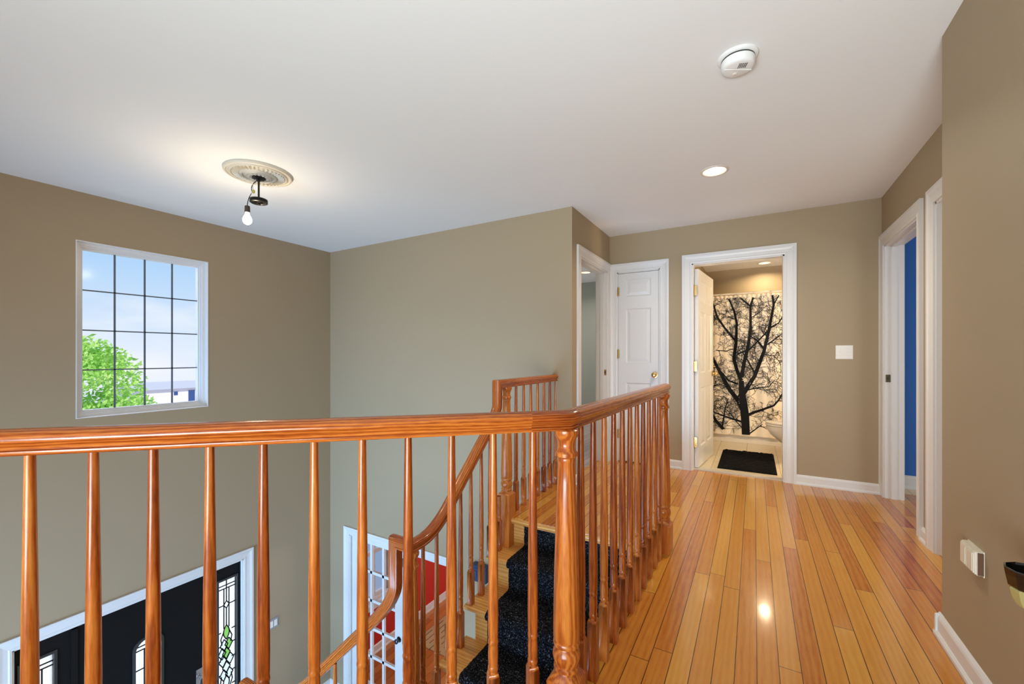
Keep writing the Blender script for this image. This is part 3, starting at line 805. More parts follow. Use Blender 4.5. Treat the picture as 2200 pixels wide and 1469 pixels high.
def lite(y0, y1, z0, z1, outer, name, hole, thick):
    """black panel with glazed opening, its moulding, textured glass, lead cames and bevels"""
    pl = part_mesh(plate_hole(outer, hole, XD - thick, XD), name, M_black, fd)
    mo = MB(); c = Vector(((y0 + y1) / 2, (z0 + z1) / 2))
    big = [(c.x + (p[0] - c.x) * (1 + .040 / (y1 - y0)), c.y + (p[1] - c.y) * (1 + .040 / (z1 - z0))) for p in hole]
    seq = [(big, XD), (big, XD + .010), (hole, XD + .014), (hole, XD - thick)]
    for (l0, xa), (l1, xb) in zip(seq, seq[1:]):
        k = len(l0)
        for i in range(k): mo.face([(xa, *l0[i]), (xa, *l0[(i + 1) % k]), (xb, *l1[(i + 1) % k]), (xb, *l1[i])])
    o = part(mo, 'glazing_bead', M_blackgrey, pl, recalc=True)
    g = MB(); x = XD - .018; g.face([(x, *p) for p in hole]); part(g, 'glass_pane', M_obscure, pl)
    # leaded design
    H = z1 - z0; cy = c.x; a = (y1 - y0) / 2; s = []
    s += [((y0, z1 - .060), (y1, z1 - .060)), ((y0, z1 - .093), (y1, z1 - .093))]
    s += [((cy, z1), (cy, z1 - .093))]
    zd = z1 - .262
    s += [((cy - .024, z1 - .093), (cy - .024, z1 - .50)), ((cy + .024, z1 - .093), (cy + .024, z1 - .50)), ((cy, z1 - .093), (cy, zd + .038)), ((cy, zd - .038), (cy, z1 - .47))]
    s += poly([(cy, zd + .038), (cy + .026, zd), (cy, zd - .038), (cy - .026, zd)])
    for dz in (.262, .530, .670, .820, .960, 1.10):
        if z1 - dz < z0 + .03: continue
        e_ = .026 if dz < .5 else .05
        s += [((y0, z1 - dz), (cy - e_, z1 - dz)), ((cy + e_, z1 - dz), (y1, z1 - dz))]
    zc = z1 - .835
    def lens(cy_, cz, w, h, n=6):
        up = [(cy_ + w * math.sin(PI * k / n), cz - h + 2 * h * k / n) for k in range(n + 1)]
        dn = [(cy_ - w * math.sin(PI * k / n), cz + h - 2 * h * k / n) for k in range(1, n)]
        return up + dn
    bev = []
    for cz, mat in ((z1 - .545, 1), (z1 - 1.06, 2)):
        p = lens(cy, cz, .028, .075); s += poly(p); bev.append((p, mat))
    for i, (dy, dz) in enumerate(((-.022, .165), (.022, .165), (-.040, .085), (0, .075), (.034, .005), (-.034, .005), (0, -.07), (-.026, -.14), (.026, -.14))):
        w, h = .036, .060
        p = [(cy + dy, zc + dz + h), (cy + dy + w, zc + dz), (cy + dy, zc + dz - h), (cy + dy - w, zc + dz)]
        s += poly(p); bev.append((p, (2, 1, 2, 1, 2, 2, 2, 2, 2)[i]))
    for sg in (-1, 1):
        s += poly([(cy + sg * .024, z1 - .53), (cy + sg * .052, z1 - .60), (cy + sg * .040, z1 - .66)], False)
        s += poly([(cy + sg * .045, z1 - .98), (cy + sg * .056, z1 - 1.05), (cy + sg * .022, z1 - 1.14)], False)
    s = [((clamp(p[0], y0, y1), p[1]), (clamp(q[0], y0, y1), q[1])) for p, q in s if min(p[1], q[1]) > z0]
    cm = MB(); cames(cm, x + .001, s); part(cm, 'leaded_came', M_lead, pl)
    bv = MB()
    for i, (p, mt) in enumerate(bev):
        if min(q[1] for q in p) < z0: continue
        bv.face([(x + .002 + i * 1e-4, *q) for q in p], mt - 1)
    part(bv, 'bevel_glass', [M_greenglass, M_iceglass], pl, merge=False)
    return pl
M_blackgrey = plain('charcoal_bead', (0.03, 0.032, 0.032), 0.35)
fm = MB()
for a, b in ((FD[0], FD[0] + .03), (FD[1] - .03, FD[1]), (1.105, 1.140), (2.020, 2.055)): fm.box((XD - .08, a, ZF), (XD + .012, b, FD[3]))
fm.box((XD - .08, FD[0], FD[3] - .05), (XD + .012, FD[1], FD[3]))
part(fm, 'door_frame', M_black, fd)
ztop = FD[3] - .05
for nm, a, b, g0, g1 in (('sidelight', FD[0] + .03, 1.105, .845, 1.008), ('sidelight', 2.055, FD[1] - .03, 2.152, 2.315)):
    lite(g0, g1, ZF + .45, -1.147, rect(a, b, ZF, ztop), nm, rect(g0, g1, ZF + .45, -1.147), .04)
leaf = lite(1.500, 1.682, ZF + .45, -1.365, rect(1.142, 2.018, ZF + .01, ztop), 'door_leaf', rounded(1.500, 1.682, ZF + .45, -1.365, .088), .045)
lk_ = MB(); lk_.box((XD, 1.957, -2.09), (XD + .008, 2.007, -1.90)); lk_.lathe([(.022, .0), (.022, .012), (.008, .014), (.008, .03), (.016, .032), (.016, .04), (.001, .041)], (XD + .008, 1.982, -1.97), 14, axis='X')
lk_.lathe([(.012, .0), (.012, .04), (.027, .045), (.029, .06), (.02, .07), (.001, .072)], (XD + .008, 1.982, -2.13), 14, axis='X'); lk_.box((XD, 1.957, -2.19), (XD + .008, 2.007, -2.09))
part(lk_, 'door_lock', M_steel, fd, True, 'satin nickel lock')

# ================================================================== french door leaf to the red room
fr = empty('door_5', (-4.24, YM + .10, ZF), 'white french door leaf with many panes downstairs', 'door', kind='structure')
mb = MB(); ya, yb = YM + .02, YM + .06
frx0, frx1 = -4.235, -3.375
mb.box((frx0, ya, ZF + .01), (-4.110, yb, -1.045)); mb.box((-3.515, ya, ZF + .01), (frx1, yb, -1.045))
mb.box((-4.110, ya, -1.085), (-3.515, yb, -1.045)); mb.box((-4.110, ya, ZF + .01), (-3.515, yb, -2.74))
for x in (-3.911, -3.712): mb.box((x - .016, ya + .006, -2.74), (x + .016, yb - .006, -1.085))
for k in range(1, 5):
    z = -1.085 - .331 * k; mb.box((-4.110, ya + .006, z - .016), (-3.515, yb - .006, z + .016))
part(mb, 'door_leaf', M_door, fr)
mb = MB(); mb.box((-4.11, YM + .039, -2.74), (-3.515, YM + .041, -1.085)); part(mb, 'glass_pane', M_glass, fr)
part(knob_mb((-3.45, ya, -2.045), ('Y', -1), r=.027), 'door_knob', M_nickel, fr, True, 'dark metal knob')
mb = MB(); mb.box((frx1 - .025, ya - .002, -2.08), (frx1 - .010, ya, -2.0)); mb.box((frx1 - .022, ya - .002, -1.22), (frx1 - .012, ya, -1.12)); part(mb, 'latch_plate', M_nickel, fr)

# ================================================================== railings
RB = .918       # underside of the level rail
RAILP = [(-.021, 0), (-.024, .004), (-.024, .010), (-.020, .013), (-.0215, .020), (-.030, .030), (-.0325, .038), (-.031, .047), (-.024, .0545), (-.013, .0585), (0, .0595)]
RAILP = RAILP + [(-x, z) for x, z in reversed(RAILP[:-1])]
RAILP = list(reversed(RAILP))

BAL_CACHE = {}
def baluster_mesh(H, blk=.215):
    key = (round(H, 3), round(blk, 3))
    if key in BAL_CACHE: return BAL_CACHE[key]
    mb = MB(); w = .0165
    mb.box((-w, -w, 0), (w, w, blk - .012), axis=2)
    z = blk
    q = [(-w, -w), (w, -w), (w, w), (-w, w)]; q2 = [(x * .80, y * .80) for x, y in q]
    for i in range(4):
        j = (i + 1) % 4
        mb.face([(*q[i], z - .012), (*q[j], z - .012), (*q2[j], z), (*q2[i], z)])
    mb.face([(*p, z) for p in q2])
    pr = [(.0140, z), (.0132, z + .005), (.0152, z + .008), (.0160, z + .013), (.0152, z + .018), (.0138, z + .021), (.0146, z + .030), (.0153, z + .052), (.0146, z + .072), (.0136, z + .082), (.0152, z + .085),
          (.0158, z + .090), (.0150, z + .095), (.0140, z + .099), (.0150, z + .108), (.0156, z + .16), (.0145, z + (H - z) * .45), (.0098, H - .0), (.0098, H + .004)]
    mb.lathe(pr, n=14)
    me = mb.mesh('baluster', M_turned, True, angle=40)
    BAL_CACHE[key] = me
    return me
def baluster(parent, x, y, z0, z1, rot=0.0):
    me = baluster_mesh(z1 - z0)
    o = link('baluster', me, parent); o.location = Vector((x, y, z0)) - parent_world(parent); o.rotation_euler = (0, 0, rot)
    return o
def newel(parent, x, y, z0, zref, rot=0.0):
    """turned newel; zref = walking level the turnings are measured from, z0 = foot of the square block"""
    mb = MB(); w = .046; d = zref - z0; bt = .182 + d
    mb.box((-w, -w, 0), (w, w, bt - .022), axis=2)
    n = 24
    # chamfered shoulder from square to round
    sq = []; rd = []
    for k in range(n):
        a = 2 * PI * k / n; c, s = math.cos(a), math.sin(a); f = w / max(abs(c), abs(s))
        sq.append((c * f, s * f, bt - .022)); rd.append((c * .036, s * .036, bt))
    for k in range(n): mb.face([sq[k], sq[(k + 1) % n], rd[(k + 1) % n], rd[k]])
    zz = lambda v: v + d + max(0, .262 - v) * .18
    pr = [(.036, zz(.165)), (.035, zz(.170)), (.039, zz(.174)), (.039, zz(.182)), (.034, zz(.187)), (.040, zz(.205)), (.0425, zz(.222)), (.041, zz(.238)), (.034, zz(.252)), (.033, zz(.256)),
          (.040, zz(.262)), (.041, zz(.270)), (.038, zz(.276)), (.0405, zz(.284)), (.0405, zz(.32)), (.0385, zz(.45)), (.034, zz(.62)), (.0285, zz(.76)), (.0265, zz(.82)),
          (.0285, zz(.826)), (.0275, zz(.833)), (.034, zz(.838)), (.0345, zz(.848)), (.029, zz(.855)), (.028, zz(.861)), (.0265, zz(.866)), (.0275, zz(.885)), (.031, zz(.892)), (.034, zz(.898)), (.0375, zz(.906)), (.037, zz(RB - .001)), (.030, zz(RB + .004))]
    mb.lathe(pr, n=n)
    o = mb.build('newel_post', M_turned, parent, True, angle=40); o.location = Vector((x, y, z0)) - parent_world(parent); o.rotation_euler = (0, 0, rot)
    return o

# ---- balcony railing: 45 degree front run and straight run along the stairwell
br = empty('balcony_railing', (N1.x, N1.y, 0), 'orange oak balcony railing turning the corner along the stairwell beside the hall floor', 'railing')
hF = -DF; hR = (N2 - N1).normalized()
P0 = N1 + DF * 2.6; PA = N1 + DF * .118; PB = N1 + hR * .040; PE = N2 + hR * .055
mb = MB(); mb.sweep(RAILP, [(*P0, RB), (*PA, RB)], [hF]); part(mb, 'handrail', M_rail, br, True, angle=50)
mb = MB(); mb.sweep(RAILP, [(*PA, RB), (*N1, RB), (*PB, RB)], [hF, hR]); part(mb, 'handrail_corner', M_fit, br, True, 'darker oak corner fitting', angle=50)
mb = MB(); mb.sweep(RAILP, [(*PB, RB), (*N2, RB), (*PE, RB)], [hR, hR], u0=3.3); part(mb, 'handrail', M_rail, br, True, angle=50)
newel(br, N1.x, N1.y, 0, 0, rot=0.0); newel(br, N2.x, N2.y, 0, 0)
for k in range(1, 20):
    p = N1 + DF * (.108 + .1215 * (k - 1))
    baluster(br, p.x, p.y, 0, RB, math.radians(44))
for k in range(1, 12):
    p = N1.lerp(N2, k / 12); baluster(br, p.x, p.y, 0, RB)

# ---- stair railing: level run on the landing, down the flight, round the turn and on down
XL = -1.530
st = empty('stair_railing', (XL, 2.56, 0), 'orange oak stair railing curving down the open left side of the stair', 'railing')
YN3, YN4, ZD = 2.56, 1.60, -.785
def slope_path():
    pts = [(YM - .002, RB), (YN3 - .10, RB)]
    return pts
ROOT = RB + .03
# level landing rail
mb = MB(); mb.sweep(RAILP, [(XL, YM - .002, RB), (XL, YN3 + .09, RB)], [(0, -1)]); part(mb, 'handrail', M_rail, st, True, angle=50)
# gooseneck: short level piece, mitre, drop, easing into the slope  (path = underside line)
def bez(p0, p1, p2, n=8):
    p0, p1, p2 = Vector(p0), Vector(p1), Vector(p2)
    return [p0 * (1 - t) ** 2 + p1 * 2 * t * (1 - t) + p2 * t * t for t in [k / n for k in range(n + 1)]]
sl = .90
yS = 2.31; zS = .600
g = [Vector((XL, YN3 + .09, RB)), Vector((XL, 2.485 - .020, RB))]
g += bez((XL, 2.465, .800), (XL, 2.465, zS + (2.465 - yS) * sl), (XL, yS, zS), 8)
mb = MB(); mb.sweep(RAILP, g, [(0, -1)] * (len(g) - 1)); part(mb, 'handrail_gooseneck', M_fit, st, True, 'oak gooseneck fitting at the landing', angle=50)
yT = 1.93; zT = zS - (yS - yT) * sl
mb = MB(); mb.sweep(RAILP, [(XL, yS, zS), (XL, yT, zT)], [(0, -1)], u0=1.0); part(mb, 'handrail', M_rail, st, True, angle=50)
zL = RB + ZD
e1 = bez((XL, yT, zT), (XL, yT - (zT - zL) / sl, zL), (XL, YN4 + .06, zL), 9)
XK = -1.612
e2 = [Vector((XL, YN4, zL)), Vector((XK, YN4, zL))]
# drop on the far side of the turn
sl2 = .98
e3 = bez((XK, YN4, -.06), (XK, YN4, -.06 - .10), (XK - .17, YN4, -.16 - .17 * sl2), 8)
path = e1 + e2 + e3
heads = [(0, -1)] * len(e1) + [(-1, 0)] * (1 + len(e3))
heads = [(0, -1)] * (len(e1)) + [(-1, 0)] * (len(path) - 1 - len(e1))
mb = MB(); mb.sweep(RAILP, path, heads, u0=2.0); part(mb, 'handrail_turn', M_fit, st, True, 'oak fitting round the turn of the stair', angle=50)
q0 = path[-1]
q1 = Vector((-2.32, YN4, q0.z - (q0.x + 2.32) * sl2))
mb = MB(); lowp = [q0, q1] + bez(q1, (q1.x - .30, YN4, q1.z - .30 * sl2), (q1.x - .66, YN4, q1.z - .34), 8)[1:] + [Vector((-3.12, YN4, q1.z - .345))]
mb.sweep(RAILP, lowp, [(-1, 0)] * (len(lowp) - 1), u0=4.0); part(mb, 'handrail', M_rail, st, True, angle=50)
def low_z(x):
    for a, b in zip(lowp, lowp[1:]):
        if b.x <= x <= a.x: return a.z + (b.z - a.z) * ((x - a.x) / (b.x - a.x))
    return lowp[-1].z
def rail_z(y):
    pl = g + e1
    for a, b in zip(pl, pl[1:]):
        if min(a.y, b.y) <= y <= max(a.y, b.y) and abs(a.y - b.y) > 1e-4 and y < 2.44: return a.z + (b.z - a.z) * ((y - a.y) / (b.y - a.y))
    return zL
newel(st, XL, YN3, -RISE, 0); newel(st, XL + .005, YN4, -4 * RISE, ZD)
for k in range(7): baluster(st, XL, 2.696 + .1185 * k, 0, RB)
NOSE = [2.555, 2.34, 2.09, 1.835, 1.58]
for y in (1.69, 1.80, 1.905, 2.020, 2.125, 2.240, 2.345, 2.455):
    k = max(i for i in range(1, 5) if True and NOSE[i] <= y) if False else next(i for i in range(1, 5) if y > NOSE[i])
    baluster(st, XL, y, -RISE * k, rail_z(y))
LX = [-1.555 - .005, -1.83, -2.10, -2.37, -2.64, -2.91]
def low_tread(x):
    for i in range(len(LX) - 1, 0, -1):
        pass
    k = 0
    for i, v in enumerate(LX[1:], 1):
        if x < LX[i - 1]: k = i
    return -RISE * (4 + k)
for x in (-1.735, -1.925, -2.13, -2.33, -2.53, -2.73): baluster(st, x, YN4, low_tread(x), low_z(x))
newel(st, -3.02, YN4, -RISE * 10, low_z(-3.02) - RB)

# ================================================================== staircase
sc_ = empty('staircase', (-1.04, 2.0, -RISE * 4), 'oak staircase going down from the landing edge towards the foyer', 'staircase')
XS0, XS1 = -1.562, -.536
def tread_prof(y0, y1, z, t=.028):
    """bullnose tread section in (y,z)"""
    r = t / 2
    pts = [(y1, z - t), (y1, z)] + [(y0 + r - r * math.sin(PI * k / 8), z - r + r * math.cos(PI * k / 8)) for k in range(9)]
    return pts
def extr_x(mb, pts, x0, x1, mi=0):
    n = len(pts); per = [0]
    for i in range(n): per.append(per[-1] + math.hypot(pts[(i + 1) % n][0] - pts[i][0], pts[(i + 1) % n][1] - pts[i][1]))
    for i in range(n):
        j = (i + 1) % n
        mb.face([(x0, *pts[i]), (x1, *pts[i]), (x1, *pts[j]), (x0, *pts[j])], mi, [(x0, per[i]), (x1, per[i]), (x1, per[i + 1]), (x0, per[i + 1])])
    mb.face([(x0, *p) for p in pts], mi, [(p[0], p[1]) for p in pts]); mb.face([(x1, *p) for p in reversed(pts)], mi, [(p[0], p[1]) for p in reversed(pts)])
for k in range(1, 4):
    mb = MB(); extr_x(mb, tread_prof(NOSE[k], NOSE[k - 1] + .030, -RISE * k), XS0, XS1); part(mb, 'tread', M_tread, sc_, True, angle=40)
mb = MB(); extr_x(mb, tread_prof(2.545, 2.62, -.046 + .045, .045), XS0, XS1); part(mb, 'landing_nosing', M_tread, sc_, True, angle=40)
for k in range(1, 5):
    mb = MB(); y = NOSE[k - 1] + .030; mb.box((-1.492, y, -RISE * k), (XS1, y + .018, -RISE * (k - 1) - .028), axis=0); part(mb, 'riser', M_tread, sc_)
mb = MB(); extr_x(mb, tread_prof(.55, NOSE[3] + .03, -RISE * 4), XS0, XS1); part(mb, 'turn_landing', M_tread, sc_, True, angle=40)
# cut stringer on the open side
mb = MB()
pts = [(NOSE[0] + .03, -.03), (NOSE[0] + .03, -RISE - .028)]
for k in range(1, 4): pts += [(NOSE[k] + .03, -RISE * k - .028), (NOSE[k] + .03, -RISE * (k + 1) - .028)]
pts += [(1.55, -RISE * 4 - .028), (1.55, -RISE * 4 - .25), (1.70, -RISE * 4 - .25), (2.70, -.34), (2.70, -.03)]
mb = MB(); extr_x(mb, [(p[0] + .006, p[1] - .002) for p in reversed(pts)], -1.488, -1.470)
o = part(mb, 'stringer', M_tread, sc_)
bm = bmesh.new(); bm.from_mesh(o.data); bmesh.ops.triangulate(bm, faces=[f for f in bm.faces if len(f.verts) > 4]); bm.to_mesh(o.data); bm.free()
# lower flight towards the front wall
for k in range(1, 6):
    mb = MB(); pr = tread_prof(0, .30, -RISE * (4 + k)); st0 = len(mb.v); extr_x(mb, pr, .55, YN4 + .05)
    # extruded along x: turn so the nosing faces -X
    mb.v = [(LX[k - 1] - .27 + v[1], v[0], v[2]) for v in mb.v]
    part(mb, 'tread', M_tread, sc_, True, angle=40)
    mb = MB(); mb.box((LX[k - 1] + .03, .55, -RISE * (4 + k)), (LX[k - 1] + .048, YN4, -RISE * (3 + k) - .028), axis=1); part(mb, 'riser', M_tread, sc_)
mb = MB(); mb.box((-3.75, .55, -RISE * 10 - .03), (LX[5] + .05, YN4 + .06, -RISE * 10)); mb.box((LX[5] + .03, .55, -RISE * 10), (LX[5] + .048, YN4, -RISE * 9 - .028)); part(mb, 'turn_landing', M_tread, sc_)

# ---- carpet runner
def runner():
    pts = []; off = .012
    y = NOSE[0] + .03 - off; pts += [(y, -.050), (y, -RISE + .02)]
    for k in range(1, 4):
        z = -RISE * k; pts += [(NOSE[k - 1] + .03 - off - .02, z + off)]
        pts += [(NOSE[k] + .02, z + off)]
        for i in range(1, 8):
            a = PI * i / 8; pts.append((NOSE[k] + .014 - (.014 + off) * math.sin(a), z - .014 + (.014 + off) * math.cos(a)))
        pts += [(NOSE[k] + .03 - off, z - .045), (NOSE[k] + .03 - off, z - RISE + .02)]
    pts += [(NOSE[3] + .03 - off - .02, -RISE * 4 + off), (.75, -RISE * 4 + off)]
    x0, x1 = -1.392, -.640
    dense = []
    for a, b in zip(pts, pts[1:]):
        n = max(1, int(math.hypot(a[0] - b[0], a[1] - b[1]) / .012))
        dense += [(a[0] + (b[0] - a[0]) * i / n, a[1] + (b[1] - a[1]) * i / n) for i in range(n)]
    dense.append(pts[-1])
    nx = 56; rnd = random.Random(3); G = []
    for i, p in enumerate(dense):
        q = dense[min(i + 1, len(dense) - 1)]; r_ = dense[max(i - 1, 0)]
        t = Vector((q[0] - r_[0], q[1] - r_[1])).normalized(); nrm = Vector((t.y, -t.x))
        if nrm.y < -0.2 or nrm.x > 0.5: nrm = -nrm
        row = []
        for j in range(nx + 1):
            edge = min(j, nx - j) == 0
            h = 0 if edge else rnd.uniform(-.001, .006)
            row.append((x0 + (x1 - x0) * j / nx + rnd.uniform(-.002, .002), p[0] + nrm.x * h, p[1] + nrm.y * h))
        G.append(row)
    mb = MB()
    for i in range(len(G) - 1):
        for j in range(nx): mb.face([G[i][j], G[i][j + 1], G[i + 1][j + 1], G[i + 1][j]])
    return mb
o = runner().build('stair_runner', M_carpet, smooth=True, angle=180)
md = o.modifiers.new('thickness', 'SOLIDIFY'); md.thickness = .009; md.offset = 0
tag(o, 'black speckled carpet runner down the middle of the stair', 'carpet')

# ================================================================== ceiling fittings
# plaster medallion
MC = (-3.045, 1.662)
md_ = empty('ceiling_medallion', (*MC, ZC), 'ornate ivory plaster medallion on the ceiling over the foyer', 'ceiling medallion')
mb = MB(); pr = [(.245, 0), (.245, -.010), (.238, -.018), (.228, -.020), (.224, -.014), (.214, -.014), (.205, -.024), (.196, -.024), (.190, -.016), (.132, -.020), (.126, -.030), (.116, -.032), (.110, -.024), (.098, -.026), (.090, -.034), (.030, -.034), (.001, -.034)]
mb.lathe(pr, n=72)
for k in range(36):
    a = 2 * PI * k / 36; c, s = math.cos(a), math.sin(a); t = Vector((-s, c))
    for (r0, r1, w, h) in ((.138, .188, .0100, .013),):
        P = [Vector((c * r, s * r)) + t * w_ for r, w_ in ((r0, -w * .6), (r1, -w), (r1, w), (r0, w * .6))]
        mid = [Vector((c * (r0 + .006), s * (r0 + .006))), Vector((c * (r1 - .006), s * (r1 - .006)))]
        zb, zt = -.0175, -.0175 - h
        A0 = [(*p, zb) for p in P]; M0 = [(*p, zt) for p in mid]
        mb.face([A0[0], A0[1], M0[1], M0[0]]); mb.face([A0[3], A0[2], M0[1], M0[0]]); mb.face([A0[1], A0[2], M0[1]]); mb.face([A0[0], A0[3], M0[0]])
for k in range(14):
    a = 2 * PI * k / 14; mb.lathe([(.012, 0), (.010, -.006), (.001, -.009)], (math.cos(a) * .066, math.sin(a) * .066, -.033), 8)
mb.xf(Matrix.Diagonal((.87, .87, 1, 1))); mb.build('rosette_plate', M_medal, md_, True, angle=30)
# half-dismantled pendant
pd = empty('pendant_light', (*MC, ZC - .034), 'bare lit bulb hanging on a wire beside a dark pendant stem', 'pendant light')
mb = MB(); mb.lathe([(.043, .0), (.043, -.006), (.036, -.010), (.012, -.012), (.001, -.012)], n=24); mb.build('canopy_plate', M_blackmet, pd, True)
mb = MB(); mb.lathe([(.0065, -.010), (.0065, -.150)], n=10); mb.lathe([(.010, -.010), (.010, -.028)], n=10); mb.build('stem', M_blackmet, pd, True)
mb = MB(); zt = -.150; mb.lathe([(.001, zt), (.046, zt), (.056, zt - .004), (.057, zt - .012), (.052, zt - .015), (.052, zt - .018), (.057, zt - .021), (.057, zt - .028), (.050, zt - .032), (.044, zt - .030), (.040, zt - .026), (.001, zt - .026)], n=32)
for a in range(3):
    an = a * 2.094 + .4; mb.box((math.cos(an) * .02 - .006, math.sin(an) * .02 - .006, zt - .034), (math.cos(an) * .02 + .006, math.sin(an) * .02 + .006, zt - .026))
mb.build('fixture_disc', M_blackmet, pd, True)
bx, by = -.056, -.048                      # bulb hangs off to the left of the stem
wire = bez((.0, .0, -.012), (bx * .9, by * .9, -.06), (bx * .55, by * .55, -.105), 6) + bez((bx * .55, by * .55, -.105), (bx * 1.02, by * 1.0, -.15), (bx, by, -.215), 6)[1:]
mb = MB(); mb.tube(wire, .0028, 6); mb.build('wire', M_blackmet, pd, True)
mb = MB(); mb.tube(bez((-.015, -.012, -.012), (bx * .6, by * .6, -.04), (bx * .5, by * .5, -.10), 6), .0022, 6); mb.build('wire', plain('white_wire', (.6, .58, .5), .5), pd, True)
mb = MB(); mb.lathe([(.007, -.014), (.009, 0), (.009, .004), (.002, .012)], (bx * .45, by * .45, -.098), 8); mb.build('wire_nut', plain('yellow_wire_nut', (.65, .55, .12), .5), pd, True)
mb = MB(); mb.lathe([(.010, .012), (.016, .008), (.017, -.006), (.0175, -.03), (.018, -.034), (.016, -.036)], (bx, by, -.215), 16); sk_ = mb.build('lamp_socket', plain('brown_socket', (.06, .04, .03), .5), pd, True)
mb = MB(); mb.lathe([(.0135, -.034), (.0135, -.044), (.016, -.054), (.024, -.068), (.0295, -.084), (.029, -.098), (.022, -.112), (.010, -.120), (.001, -.1215)], (bx, by, -.215), 20); mb.build('light_bulb', M_bulb, sk_, True)
point('bulb_light', (bx, by, -.215 - .16), 11.0, (1.0, 0.80, 0.55), .03, pd)
# smoke detector
sd = empty('smoke_detector', (-.062, 2.062, ZC), 'round white smoke detector on the ceiling', 'smoke detector')
mb = MB(); mb.lathe([(.080, 0), (.080, -.004), (.075, -.010), (.066, -.012), (.001, -.012)], n=40); mb.build('mounting_plate', M_plastic, sd, True, angle=50)
mb = MB(); mb.lathe([(.062, -.016), (.066, -.018), (.066, -.040), (.062, -.049), (.052, -.053), (.001, -.054)], n=40)
sdb = mb.build('detector_body', M_plastic, sd, True, angle=50)
mb = MB(); mb.lathe([(.0655, -.0185), (.0655, -.012), (.058, -.012)], n=40, cap=False); mb.build('vent_gap', M_slot, sd, True)
mb = MB(); mb.box((-.058, -.004, -.0555), (.058, .002, -.052)); mb.xf(Matrix.Rotation(.5 + PI, 4, 'Z')); mb.build('seam_ridge', M_plastic, sdb)
mb = MB()
for i in range(5):
    for j in range(4): mb.box((-.026 + i * .007, .012 + j * .008, -.0550), (-.022 + i * .007, .016 + j * .008, -.0535))
mb.xf(Matrix.Rotation(.35 + PI, 4, 'Z')); mb.build('sounder_grille', M_slot, sdb)
mb = MB(); mb.lathe([(.010, -.053), (.010, -.056), (.008, -.057), (.001, -.057)], (-.012, .026, 0), 16); mb.build('test_button', M_cans, sdb, True)
# recessed cans
def can_light(x, y, label, energy, col, r=.092):
    c = empty('recessed_light', (x, y, ZC), label, 'ceiling light', 'recessed ceiling lights')
    mb = MB(); mb.lathe([(r, 0), (r, -.004), (r - .006, -.007), (r - .016, -.006), (r - .019, -.001)], n=36, cap=False); mb.build('trim_ring', M_cans, c, True)
    mb = MB(); mb.lathe([(r - .019, -.001), (r - .022, .02), (r - .026, .09), (.001, .092)], n=36, cap=False); rf_ = mb.build('reflector', M_reflect, c, True)
    mb = MB(); mb.lathe([(.030, .090), (.040, .075), (.046, .055), (.045, .040), (.030, .030), (.001, .028)], n=24, cap=False); mb.build('lamp_bulb', M_can_on, rf_, True)
    d = bpy.data.lights.new('can_lamp', 'AREA'); d.shape = 'DISK'; d.size = r * 1.2; d.energy = energy; d.color = col; d.spread = math.radians(150)
    o = bpy.data.objects.new('can_lamp', d); COL.objects.link(o); o.parent = c; o.location = (0, 0, -.004)
can_light(-.242, 3.250, 'lit recessed light in the hall ceiling', 18, (1.0, .87, .70))
can_light(.125, 6.84, 'lit recessed light over the bathtub in the bathroom', 10, (1.0, .80, .52))
can_light(-2.282, 6.22, 'lit recessed light in the bedroom ceiling through the left doorway', 12, (1.0, .92, .82))
point('bathroom_fill', (1.15, 5.0, 1.45), 84, (1.0, .78, .48), .10)  # added fill lamp without a fixture, brightens the curtain and bathroom

# ================================================================== switches and plates
def plate(name, loc, axis, sg, w, h, label, cat, mat=M_plate):
    """returns (empty, function to make local boxes): local u across, v up, n outward"""
    e_ = empty(name, loc, label, cat)
    def bx_(mb, u0, u1, v0, v1, n0, n1, mi=0):
        if axis == 'Y': mb.box((u0, sg * n0, v0), (u1, sg * n1, v1), mi)
        else: mb.box((sg * n0, u0, v0), (sg * n1, u1, v1), mi)
    mb = MB(); bx_(mb, -w / 2, w / 2, -h / 2, h / 2, 0, .003); bx_(mb, -w / 2 + .004, w / 2 - .004, -h / 2 + .004, h / 2 - .004, .003, .006)
    cp = mb.build('cover_plate', mat, e_)
    return cp, bx_
e_, bx_ = plate('light_switch', (.661, YB, 1.171), 'Y', -1, .117, .116, 'white double toggle switch plate on the hall end wall', 'light switch')
for u in (-.023, .023):
    mb = MB(); bx_(mb, u - .005, u + .005, -.012, .012, .006, .0065); bx_(mb, u - .0045, u + .0045, .001, .011, .006, .016); mb.build('toggle', M_plate, e_)
for u in (-.023, .023):
    for v in (-.030, .030): mb = MB(); bx_(mb, u - .003, u + .003, v - .003, v + .003, .006, .0072); mb.build('screw', M_cans, e_)
e_, bx_ = plate('light_switch', (XF, 2.655, -1.83), 'X', 1, .165, .117, 'grey framed triple rocker switch plate beside the front door', 'light switch', plain('grey_switch_plate', (.30, .31, .31), .3))
for u in (-.046, 0, .046):
    mb = MB(); bx_(mb, u - .017, u + .017, -.034, .034, .006, .010); mb.build('rocker', M_plate, e_)
e_, bx_ = plate('wall_jack', (XN, 2.040, .450), 'X', -1, .118, .084, 'cream wall box low on the near right wall', 'wall plate', M_plate2)
mb = MB(); bx_(mb, -.056, .056, -.039, .039, .006, .018); bx_(mb, -.053, .053, -.037, .037, .018, .022); cb_ = mb.build('cover_body', M_plate2, e_.parent)
for u0, u1 in ((-.050, -.001), (.003, .050)):
    mb = MB(); bx_(mb, u0, u1, -.034, .034, .022, .025); bx_(mb, u0 + .006, u1 - .006, -.030, .030, .025, .0265); mb.build('rocker', M_plate2, cb_)
mb = MB(); bx_(mb, -.0595, -.0555, -.037, .037, .002, .016); mb.build('side_gap', plain('brown_gap', (.12, .05, .02), .6), e_.parent)
